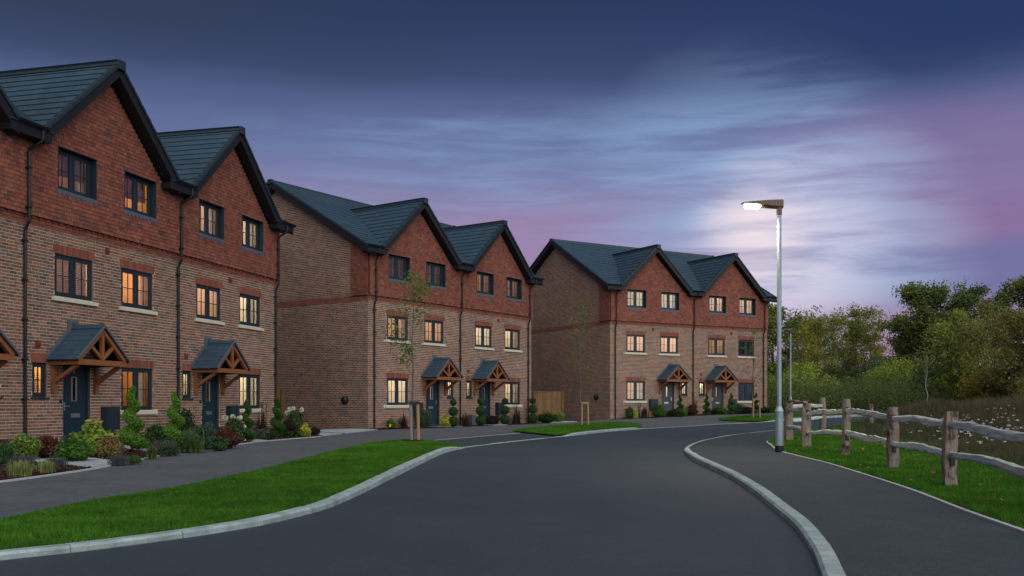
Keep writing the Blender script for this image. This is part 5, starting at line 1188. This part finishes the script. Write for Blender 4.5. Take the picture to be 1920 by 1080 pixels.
SHRUBS = [
 (-7.035, 13.311, 0.47, 0.21, 'sedge', 'variegated golden sedge clump nearest the left picture edge'),
 (-7.007, 14.004, 0.37, 0.17, 'sedge', 'smaller golden sedge clump just right of the largest sedge'),
 (-7.483, 15.253, 0.39, 0.19, 'lavender', 'grey lavender mound above the smaller golden sedge'),
 (-8.052, 15.253, 0.46, 0.23, 'lavender', 'purple grey lavender mound behind the golden sedge at left edge'),
 (-8.776, 16.032, 0.28, 0.33, 'greenb', 'dark green shrub cut by the left picture edge'),
 (-9.573, 17.525, 0.26, 0.3, 'fern', 'light green plant at left edge beside the wall'),
 (-8.871, 16.896, 0.48, 0.43, 'limeb', 'light green shrub under the black downpipe at left'),
 (-8.728, 17.525, 0.54, 0.38, 'redb', 'dark red leaved shrub beside the white meter box'),
 (-7.81, 16.598, 0.59, 0.42, 'greena', 'bright green bushy shrub in front of the first door'),
 (-8.269, 18.381, 0.76, 0.61, 'limea', 'tall lime green shrub in front of the first blue door'),
 (-7.633, 17.69, 0.49, 0.41, 'gold', 'pinkish gold shrub right of the tall lime shrub'),
 (-6.675, 15.764, 0.36, 0.2, 'lavender', 'grey lavender at the mulch edge below the first spiral'),
 (-8.921, 20.593, 0.47, 0.4, 'greyg', 'grey green shrub below the first dark meter box'),
 (-6.532, 16.032, 0.24, 0.15, 'fern', 'low green tuft between lavender and strap leaves'),
 (-6.788, 17.525, 0.34, 0.24, 'strap', 'strappy green leaves at the mulch edge below the second spiral'),
 (-8.186, 21.292, 0.56, 0.51, 'greenb', 'dark green shrub between the two left spirals'),
 (-7.285, 19.324, 0.44, 0.31, 'lavender', 'blue grey lavender between the two left spirals'),
 (-6.838, 18.562, 0.38, 0.28, 'greyg', 'grey leaved mound below the second spiral'),
 (-6.956, 19.938, 0.62, 0.5, 'fern', 'feathery green plant right of the second spiral'),
 (-9.049, 25.643, 0.65, 0.77, 'darkg', 'tall dark shrub against the wall left of the second door'),
 (-7.025, 21.292, 0.49, 0.56, 'greyg', 'grey green shrub in front of the second blue door'),
 (-6.657, 19.729, 0.45, 0.25, 'strap', 'low strappy green clump left of the red shrub'),
 (-6.623, 21.535, 0.57, 0.44, 'redb', 'red leaved shrub left of the white hydrangea'),
 (-6.499, 20.593, 0.4, 0.28, 'greenb', 'low green shrub at the edge under the red shrub'),
 (-7.284, 24.317, 0.56, 0.59, 'hydra', 'hydrangea with white flower heads beside the second dark meter box'),
 (-7.314, 27.121, 0.62, 0.72, 'phorm', 'dark purple phormium right of the third spiral'),
 (-8.223, 30.954, 0.46, 0.96, 'wispy', 'tall wispy plant under the cream sill right of the third spiral'),
 (-6.886, 28.779, 0.53, 0.5, 'darkp', 'dark purple shrub right of the fourth spiral'),
 (-6.825, 29.226, 0.57, 0.74, 'hydra', 'hydrangea with pale heads beside the yellow shrub near the alley'),
 (-6.507, 29.226, 0.37, 0.37, 'yellow', 'bright yellow euonymus at the alley corner'),
 (-6.303, 29.687, 0.37, 0.24, 'darkp', 'low dark plant ending the first garden bed'),
 (-4.99, 38.306, 0.37, 0.37, 'greena', 'round green shrub beside the yellow marker'),
 (-4.543, 39.0, 0.58, 0.58, 'phorm', 'dark phormium behind the staked tree at the second block'),
 (-3.799, 40.13, 0.6, 0.74, 'greyg', 'green leafy plant in front of the third blue door'),
 (-3.57, 40.396, 0.32, 0.46, 'wispy', 'wispy flower stems beside the third blue door'),
 (-2.886, 40.564, 0.51, 0.47, 'yellow', 'yellow euonymus in front of the white meter box'),
 (-2.148, 42.527, 0.59, 0.54, 'phorm', 'dark purple phormium between the two ball topiaries'),
 (-0.915, 44.281, 0.61, 0.41, 'darkp', 'dark low shrub under the fourth door'),
 (0.238, 46.009, 0.79, 0.69, 'phorm', 'dark strappy phormium under the far window of the second block'),
 (0.158, 45.834, 0.37, 0.84, 'wispy', 'wispy green plant under the far cream sill of the second block'),
 (1.769, 48.163, 0.94, 0.44, 'darkg', 'dark low shrub in front of the timber fence'),
 (1.83, 48.328, 0.72, 0.61, 'gold', 'golden shrub in front of the timber fence'),
 (2.488, 49.278, 0.51, 0.48, 'limeb', 'round lime green shrub at the end of the timber fence'),
 (6.598, 52.036, 0.48, 0.6, 'greenb', 'green shrub left of the lime shrub at the third block'),
 (6.867, 52.254, 0.45, 0.45, 'yellow', 'lime yellow shrub under the first window of the third block'),
 (7.149, 52.349, 0.36, 0.78, 'wispy', 'wispy plant under the first sill of the third block'),
 (7.484, 52.593, 0.72, 0.6, 'phorm', 'dark phormium left of the grey meter box of the third block'),
 (8.473, 53.119, 0.67, 0.67, 'greena', 'green shrub in front of the fifth door'),
 (9.289, 53.605, 0.62, 0.37, 'darkg', 'dark low shrub right of the fifth door'),
 (10.026, 54.097, 0.37, 0.43, 'limeb', 'small lime shrub at the foot of the spiral by the fifth door'),
 (10.548, 54.384, 0.75, 0.56, 'redb', 'dark red shrub under the downpipe of the third block'),
 (10.79, 54.504, 0.44, 0.81, 'wispy', 'brownish wispy plant at the downpipe of the third block'),
 (12.057, 55.297, 0.44, 0.32, 'darkg', 'low dark plant in front of the sixth door'),
 (12.405, 55.151, 0.57, 0.51, 'greena', 'green shrub under the sixth door'),
 (13.58, 55.685, 0.7, 0.58, 'greyg', 'grey green shrub under the last window of the third block'),
 (14.018, 55.522, 0.64, 0.38, 'darkp', 'dark low shrub behind the last staked tree'),
 (15.676, 57.392, 0.72, 0.33, 'darkg', 'low dark shrub at the far corner of the third block'),
]
for i, (x, y, w, h, kind, label) in enumerate(SHRUBS):
    root = empty(OBJN.get(kind, 'garden_shrub'), label, CATN.get(kind, 'shrub'), (x, y, float(gz(x, y)) + .024), i * 1.7, 'garden plants in front of the houses')
    grow = 1.14
    root.scale = (w * grow, w * grow, h * grow)
    for nm, me in plant_proto(kind): link(nm, me, root)
TOPIARY = [
 (-8.233, 20.152, 1.48, 'spiral', 'tallest spiral topiary left of the first lit ground floor window'),
 (-7.231, 19.938, 1.35, 'spiral', 'spiral topiary beside the downpipe left of the second door'),
 (-7.026, 24.636, 1.19, 'spiral', 'dark spiral topiary in front of the second lit ground floor window'),
 (-6.847, 27.121, 1.28, 'spiral', 'dark spiral topiary by the alley fence at the end of the first block'),
 (-2.56, 40.564, 1.21, 'balls', 'three ball topiary beside the third door under the narrow window'),
 (-1.435, 42.391, 1.26, 'balls', 'three ball topiary left of the fourth door'),
 (-0.331, 44.391, 1.27, 'balls', 'three ball topiary beside the fourth meter box'),
 (1.056, 47.206, 1.3, 'balls', 'three ball topiary at the timber fence corner'),
 (9.536, 52.759, 1.36, 'spiral', 'spiral topiary right of the fifth door'),
 (11.31, 54.0, 1.33, 'spiral', 'spiral topiary left of the sixth door'),
 (12.768, 54.138, 1.3, 'spiral', 'spiral topiary right of the sixth door'),
 (14.262, 54.389, 1.31, 'spiral', 'spiral topiary behind the last staked tree'),
]
TP = {}
def topiary_proto(kind):
    if kind in TP: return TP[kind]
    r = np.random.default_rng(9 if kind == 'balls' else 5); mb = MB(); out = []
    if kind != 'balls':
        P, Nn = [], []; turns = 3.0; m = 110
        for i in range(m):
            t = i / (m - 1); a = -2 * math.pi * turns * t + .6; R = .082 * (1 - t) ** .75 + .008; rb = .112 * (1 - t) ** .7 + .030; c = (R * math.cos(a), R * math.sin(a), .10 + .84 * t)
            n = int(95 * (1 - t) ** 1.2) + 26; p, v = blob(c, rb, n, .62, r, .22); P.append(p); Nn.append(v)
        P = np.concatenate(P); Nn = np.concatenate(Nn); V, Fc = leaf_cards(P, .028, .5, Nn, -.3, r)
        out.append(('foliage', mesh_np('foliage', V, Fc, LEAF[kind]))); mb.tube([(0, 0, -.05), (0, 0, .9)], [.018, .008], 6)
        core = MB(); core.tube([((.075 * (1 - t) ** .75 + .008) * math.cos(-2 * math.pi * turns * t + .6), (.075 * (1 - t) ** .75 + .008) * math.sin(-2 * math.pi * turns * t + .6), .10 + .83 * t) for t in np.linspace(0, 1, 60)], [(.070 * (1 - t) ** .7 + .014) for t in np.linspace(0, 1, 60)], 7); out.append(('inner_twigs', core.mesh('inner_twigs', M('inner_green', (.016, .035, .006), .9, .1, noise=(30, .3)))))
    else:
        P, Nn = [], []
        for c, R, n in (((0, 0, .19), .195, 1500), ((0, 0, .55), .175, 1200), ((0, 0, .88), .125, 800)):
            p, v = blob(c, R, n, .95, r, .14); P.append(p); Nn.append(v)
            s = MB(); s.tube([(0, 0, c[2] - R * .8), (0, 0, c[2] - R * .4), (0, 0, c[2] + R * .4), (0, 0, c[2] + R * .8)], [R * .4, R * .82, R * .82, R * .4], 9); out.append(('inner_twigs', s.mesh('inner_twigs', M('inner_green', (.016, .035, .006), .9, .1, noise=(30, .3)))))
        V, Fc = leaf_cards(np.concatenate(P), .034, .55, np.concatenate(Nn), 0, r); out.append(('foliage', mesh_np('foliage', V, Fc, LEAF['balls']))); mb.tube([(0, 0, -.05), (0, 0, .8)], .014, 6)
    out.append(('stem', mb.mesh('stem', m_bark))); TP[kind] = out; return out
for i, (x, y, h, kind, label) in enumerate(TOPIARY):
    root = empty('spiral_topiary' if kind == 'spiral' else 'ball_topiary', label, 'topiary', (x, y, float(gz(x, y)) + .02), [0, 2.2, .9, 3.0, 0, 1, 2, 3, .5, 1.8, 2.6, 3.9][i], 'clipped topiary along the house fronts')
    root.scale = (h, h, h) if kind == 'balls' or y > 30 else (h * .98, h * .98, h)
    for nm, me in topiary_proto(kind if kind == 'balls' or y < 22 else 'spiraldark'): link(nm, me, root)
# small things in the beds
mb = MB(); mb.box(-.09, .09, -.012, .0, .06, .17); o = mb.build('hydrant_marker', m_yellow); px_ = fpt(1, -5.55, .55); o.location = (*px_, float(gz(*px_)) + .02); o.rotation_euler = (0, 0, math.pi / 2 - .6011); tag(o, 'small yellow marker plate at the foot of the middle block', 'marker')
root = empty('utility_box', 'pale utility box behind the yellow euonymus', 'utility box', (*fpt(1, -1.55, .14), .02), math.pi / 2 - .6011)
mb = MB(); mb.box(-.11, .11, -.1, .1, -.05, .42); mb.build('case', m_wbox, root); mb = MB(); mb.box(-.12, .12, -.115, -.1, .06, .43); mb.build('lid', m_wbox, root)
root = empty('utility_cabinet', 'grey cabinet beside the second ball topiary', 'utility box', (*fpt(1, .42, .20), .02), math.pi / 2 - .6011)
mb = MB(); mb.box(-.13, .13, -.12, .12, -.05, .50); mb.build('case', m_lead, root); mb = MB(); mb.box(-.14, .14, -.135, -.12, .04, .51); mb.build('door_panel', m_lead, root)

# ------------------------------------------------------------------ trees
def grow(rng, h, crown_base, crown_w, levels=3, multi=1, lean=0.0, r0=None, droop=0.0, up=0.55, wob=.012):
    """branch skeleton: list of (points, radii) and the twig ends that carry leaves"""
    br, tips = [], []; r0 = r0 or h * .016
    for s in range(multi):
        a0 = rng.uniform(0, 6.28); sp = 0 if multi == 1 else crown_w * .16
        top = np.array([sp * 2.0 * math.cos(a0) + lean, sp * 2.0 * math.sin(a0), h * rng.uniform(.86, .98)]); base = np.array([sp * .25 * math.cos(a0), sp * .25 * math.sin(a0), -.1])
        n = 9; pts = [base + (top - base) * t + np.array([rng.normal(0, wob * h), rng.normal(0, wob * h), 0]) * math.sin(math.pi * t) for t in np.linspace(0, 1, n)]
        br.append((pts, [r0 * (1 - .88 * t) / multi ** .35 for t in np.linspace(0, 1, n)])); tips.append((pts[-1], .5))
        nb = int(11 + h * .5)
        for i in range(nb):
            t = crown_base + (1 - crown_base) * (i + rng.uniform(0, 1)) / nb; p = base + (top - base) * t; k = (t - crown_base) / (1 - crown_base)
            L = crown_w * .5 * (math.sin(math.pi * min(.18 + .80 * k, 1)) ** .7) * rng.uniform(.65, 1.1); a = rng.uniform(0, 6.28) + i * 2.4
            e = up * rng.uniform(.6, 1.4) - droop; dr = np.array([math.cos(a), math.sin(a), e]); dr /= np.linalg.norm(dr); q = [p]; d = dr.copy()
            for j in range(4): d = d + rng.normal(0, .16, 3) + np.array([0, 0, .05 - droop * .25]); d /= np.linalg.norm(d); q.append(q[-1] + d * L / 4)
            rb = r0 * (1 - .85 * t) * .5 / multi ** .3; br.append((q, [rb * (1 - .8 * u) for u in np.linspace(0, 1, 5)]))
            for j in (2, 3, 4):
                for m in range(2):
                    d2 = d + rng.normal(0, .7, 3); d2 /= np.linalg.norm(d2); l2 = L * rng.uniform(.22, .42); e2_ = q[j] + d2 * l2; br.append(([q[j], (q[j] + e2_) / 2 + rng.normal(0, .03 * L, 3), e2_], [rb * .35, rb * .24, rb * .08])); tips.append((e2_, .7))
                tips.append((q[j], .55))
    return br, tips
def tree_mesh(seed, h, crown_base, crown_w, leafm, n_leaf, leaf, spread, multi=1, barkm=m_bark, sides=5, r0=None, droop=0, up=.55, lean=0, gap=0.0, wob=.012):
    rng = np.random.default_rng(seed); br, tips = grow(rng, h, crown_base, crown_w, multi=multi, r0=r0, droop=droop, up=up, lean=lean, wob=wob); mb = MB(); mb2 = MB()
    for i, (p, r) in enumerate(br):
        if len(p) == 9: mb.tube(p, r, sides + 2, False)
        else: mb2.tube(p, r, 4 if len(p) > 3 else 3, False)
    if gap: tips = [t for t in tips if rng.uniform() > gap]
    per = max(1, n_leaf // max(1, len(tips))); P = []
    for c, s in tips: P.append(np.array(c) + rng.normal(0, 1, (per, 3)) * spread * s * np.array([1, 1, .75]))
    P = np.concatenate(P); P = P[P[:, 2] > h * .03]; V, Fc = leaf_cards(P, leaf, .6, None, 0.2, rng)
    return [('trunk', mb.mesh('trunk', barkm, smooth=True)), ('limbs', mb2.mesh('limbs', barkm)), ('crown', mesh_np('crown', V, Fc, LEAF[leafm]))]
def tree(name, label, cat, x, y, meshes, rz=0, s=1.0, group=None, z=None):
    root = empty(name, label, cat, (x, y, (float(gz(x, y)) if z is None else z) - .05), rz, group); root.scale = (s, s, s)
    for nm, me in meshes: link(nm, me, root)
    return root
# three staked street trees
def staked(label, slabel, x, y, h, cw, stakes, dark, seed, nleaf, cb, zoff=.05, multi=1):
    tree('street_tree', label, 'young tree', x, y, tree_mesh(seed, h, cb, cw, 'sapling', nleaf, .085, .16, barkm=m_barkp, r0=.034, up=1.2, droop=0, wob=.004), 0, 1.0, 'young staked street trees')
    root = empty('tree_stakes', slabel, 'tree stake', (x, y, float(gz(x, y)) + zoff), 0, 'tree stakes on the verges')
    for k, (dx, lean, mt) in enumerate(stakes):
        mb = MB(); mb.tube([(dx, -.07, -.2), (dx + lean, -.07, 1.06)], .042, 9); mb.build('stake', mt, root)
    mb = MB(); a, b = stakes[0][0] + stakes[0][1], stakes[1][0] + stakes[1][1]; mb.box(min(a, b) - .05, max(a, b) + .05, -.125, -.10, .97, 1.05); mb.build('tie_bar', m_black if dark else m_stake, root)
    mb = MB(); mb.tube([(-.05, -.06, 1.0), (0, .045, 1.0), (.06, -.06, 1.0)], .015, 5); mb.build('rubber_tie', m_black, root)
    o = MB(); q = [(.30 * math.cos(t), .30 * math.sin(t), 0) for t in np.linspace(0, 2 * math.pi, 18)[:-1]]; o.prism([(a, b, -.05) for a, b, c in q], (0, 0, .075)); m = o.build('tree_pit', m_mulch, kind='structure'); m.location = (x, y, float(gz(x, y)) + zoff)
staked('leafy sapling with stakes on the near verge tip', 'grey and tan stakes with a black tie bar on the near verge tip', -2.66, 24.9, 4.75, 1.7, [(-.02, -.03, m_stakeg), (.17, -.03, m_stake)], True, 21, 800, .42, .06)
staked('thin sapling with stakes on the island verge', 'leaning pair of tan stakes with a pale tie bar on the island verge', 3.02, 41.2, 5.8, 1.5, [(.06, .02, m_stake), (.36, -.02, m_stake)], False, 33, 420, .38, .05)
staked('sparse sapling with stakes on the far verge', 'upright pair of tan stakes on the far verge by the last house', 12.7, 49.0, 5.2, 1.5, [(.0, .0, m_stake), (.36, -.03, m_stake)], False, 35, 380, .30, .05)

# trees beyond the road: name, label, px column direction, distance, height, width, kind ...
TREES = [
 # (col px, dist, height, width, crown base, leaf kind, leaves, leaf size, spread, multi, gap, label)
 (1452, 74, 8.6, 4.6, .30, 'oak', 5200, .30, .62, 2, .0, 'dark green tree just right of the far block corner'),
 (1496, 82, 8.6, 3.6, .22, 'yellowtree', 4300, .28, .55, 2, .1, 'narrow yellow autumn tree behind the unlit lamp'),
 (1526, 84, 8.9, 3.8, .25, 'olive', 2600, .26, .55, 2, .25, 'thin sparse tree right of the narrow yellow tree'),
 (1588, 86, 9.2, 7.6, .38, 'olive', 5200, .28, .60, 3, .15, 'wide airy olive tree with several stems above the hedge'),
 (1640, 88, 7.6, 5.0, .30, 'yellowtree', 3400, .26, .55, 2, .1, 'low yellowish tree between the airy tree and the tall dark trees'),
 (1672, 92, 7.4, 4.4, .2, 'darktree', 4200, .28, .60, 2, .0, 'small dark tree under the left side of the tall trees'),
 (1712, 78, 8.6, 4.6, .34, 'olive', 3000, .28, .55, 2, .2, 'sparse outer tree on the left flank of the tall dark trees'),
 (1752, 76, 10.2, 6.0, .30, 'oak', 9000, .30, .66, 2, .0, 'tallest dense dark green tree right of the sapling pole'),
 (1842, 74, 9.9, 4.6, .42, 'darktree', 4600, .30, .58, 2, .1, 'dark clumpy tree with sky showing through its stems'),
 (1872, 78, 8.9, 3.0, .45, 'darktree', 2200, .30, .55, 1, .1, 'slim dark tree right of the clumpy tree'),
 (1925, 64, 9.6, 5.4, .30, 'oak', 8000, .30, .62, 2, .0, 'tall green tree cut by the right picture edge'),
 (1885, 52, 5.9, 5.0, .22, 'rust', 5200, .22, .50, 3, .1, 'russet tree in front of the right edge trees'),
 (1812, 58, 6.0, 4.4, .2, 'olive', 4600, .22, .50, 3, .15, 'olive brown bushy tree below the clumpy dark tree'),
 (1800, 66, 7.2, 2.8, .25, 'lime', 3000, .24, .45, 1, .0, 'slender lime green tree in the middle of the right wood'),
]
for i, (px, D, h, w, cb, kind, n, ls, spd, multi, gap, label) in enumerate(TREES):
    x = (px - 960) / 1742.75 * D; tree('woodland_tree', label, 'tree', x, D, tree_mesh(200 + i, h, cb, w, kind, int(n * 2.3), ls * .66, spd * .66, multi, gap=min(gap + .14, .4), r0=h * .017), i * 1.3, 1.0, 'trees of the wood beyond the road')
def bush_mesh(seed, w, h, kind, n, leaf):
    r = np.random.default_rng(seed); P, Nn = [], []; clumps = int(14 + w * 3)
    for i in range(clumps):
        a = r.uniform(0, 6.28); q = math.sqrt(r.uniform(0, 1)) * w * .42; zc = h * r.uniform(.18, .82) * (1 - .35 * (q / (w * .5)) ** 2); p, v = blob((q * math.cos(a), q * math.sin(a), zc), r.uniform(.10, .19) * (w + h) * .5, n // clumps, .9, r, .6); P.append(p); Nn.append(v)
    P = np.concatenate(P); Nn = np.concatenate(Nn); k = P[:, 2] > .02; V, Fc = leaf_cards(P[k], leaf, .6, Nn[k], .1, r)
    mb = MB()
    for i in range(12):
        a = r.uniform(0, 6.28); q = r.uniform(.2, .46) * w; mb.tube([(q * .12 * math.cos(a), q * .12 * math.sin(a), -.1), (q * .6 * math.cos(a), q * .6 * math.sin(a), h * .5), (q * math.cos(a), q * math.sin(a), h * r.uniform(.75, 1.04))], [.05, .03, .01], 4)
    return [('crown', mesh_np('crown', V, Fc, LEAF[kind])), ('trunk', mb.mesh('trunk', m_bark))]
BUSHES = [
 (1466, 66, 5.0, 3.6, 'lime', 'pale green bush behind the lit lamp column'), (1508, 70, 5.6, 4.6, 'lime', 'tall yellow green bush behind the near fence corner'),
 (1545, 74, 5.0, 4.9, 'olive', 'olive bush under the thin sparse tree'), (1590, 72, 6.0, 4.6, 'greenwood', 'broad green bush below the airy olive tree'),
 (1638, 74, 6.4, 5.2, 'darktree', 'dark green bush in the middle of the hedge line'), (1682, 70, 5.4, 4.8, 'lime', 'bright lime bush left of the pale sapling'),
 (1722, 72, 5.2, 4.6, 'olive', 'olive bush behind the pale sapling'), (1768, 64, 5.4, 4.2, 'greenwood', 'mid green bush under the tallest tree'),
 (1820, 62, 5.2, 3.6, 'lime', 'yellow green bush below the slender lime tree'), (1868, 56, 4.6, 3.4, 'yellowtree', 'golden bush below the russet tree'),
 (1915, 54, 4.8, 3.8, 'rust', 'dark rust bush at the right picture edge'), (1700, 84, 6.6, 5.6, 'greenwood', 'dense green bush behind the lime bush'),
 (1560, 88, 7.0, 4.4, 'darktree', 'dark bush far behind the airy tree'), (1480, 88, 6.4, 4.4, 'olive', 'olive bush far behind the unlit lamp'),
 (1850, 76, 6.4, 4.6, 'darktree', 'dark bush far behind the golden bush'), (1780, 80, 6.4, 5.0, 'darktree', 'dark bush far behind the brown bush')]
leafmat('greenwood', [(0, (.030, .052, .014)), (.5, (.048, .074, .018)), (1, (.080, .092, .026))])
for i, (px, D, w, h, kind, label) in enumerate(BUSHES):
    x = (px - 960) / 1742.75 * D; tree('woodland_bush', label, 'bush', x, D, bush_mesh(400 + i, w, h, kind, 6500, .145), i * .9, 1.0, 'bushes of the wood beyond the road')
# rough scrub at the foot of the wood and the wood going on behind
def scrub():
    r = np.random.default_rng(77); P, Nn = [], []
    for i in range(185):
        px = r.uniform(1440, 2250); D = r.uniform(58, 72); x = (px - 960) / 1742.75 * D; h = r.uniform(1.4, 2.9) * (1 if px < 1720 else .75); c = (x, D, float(gz(x, D)) + h * .45); p, v = blob(c, h * .6, 620, .85, r, .7); P.append(p); Nn.append(v)
    P = np.concatenate(P); Nn = np.concatenate(Nn); V, Fc = leaf_cards(P, .14, .4, None, .2, r); link('scrub', mesh_np('scrub', V, Fc, LEAF['thicket']), kind='stuff')
    P = []
    for i in range(290):
        D = r.uniform(92, 120); px = r.uniform(1430, 2500) if r.uniform() < .8 else r.uniform(960, 1430); x = (px - 960) / 1742.75 * D; h = r.uniform(3.5, 6.2); p, v = blob((x, D, float(gz(x, D)) + h * .45), h * .55, 380, .95, r, .8); P.append(p)
    P = np.concatenate(P); V, Fc = leaf_cards(P, .24, .6, None, .1, r); link('far_wood', mesh_np('far_wood', V, Fc, LEAF['darktree']), kind='stuff')
scrub()
tree('young_birch', 'pale thin leafless sapling in front of the wood', 'young tree', (1737 - 960) / 1742.75 * 52, 52, tree_mesh(88, 3.4, .5, .9, 'thicket', 90, .09, .12, barkm=M('birch_bark', (.32, .31, .29), .9, .1, noise=(8, .2)), r0=.032, up=1.6), 0)
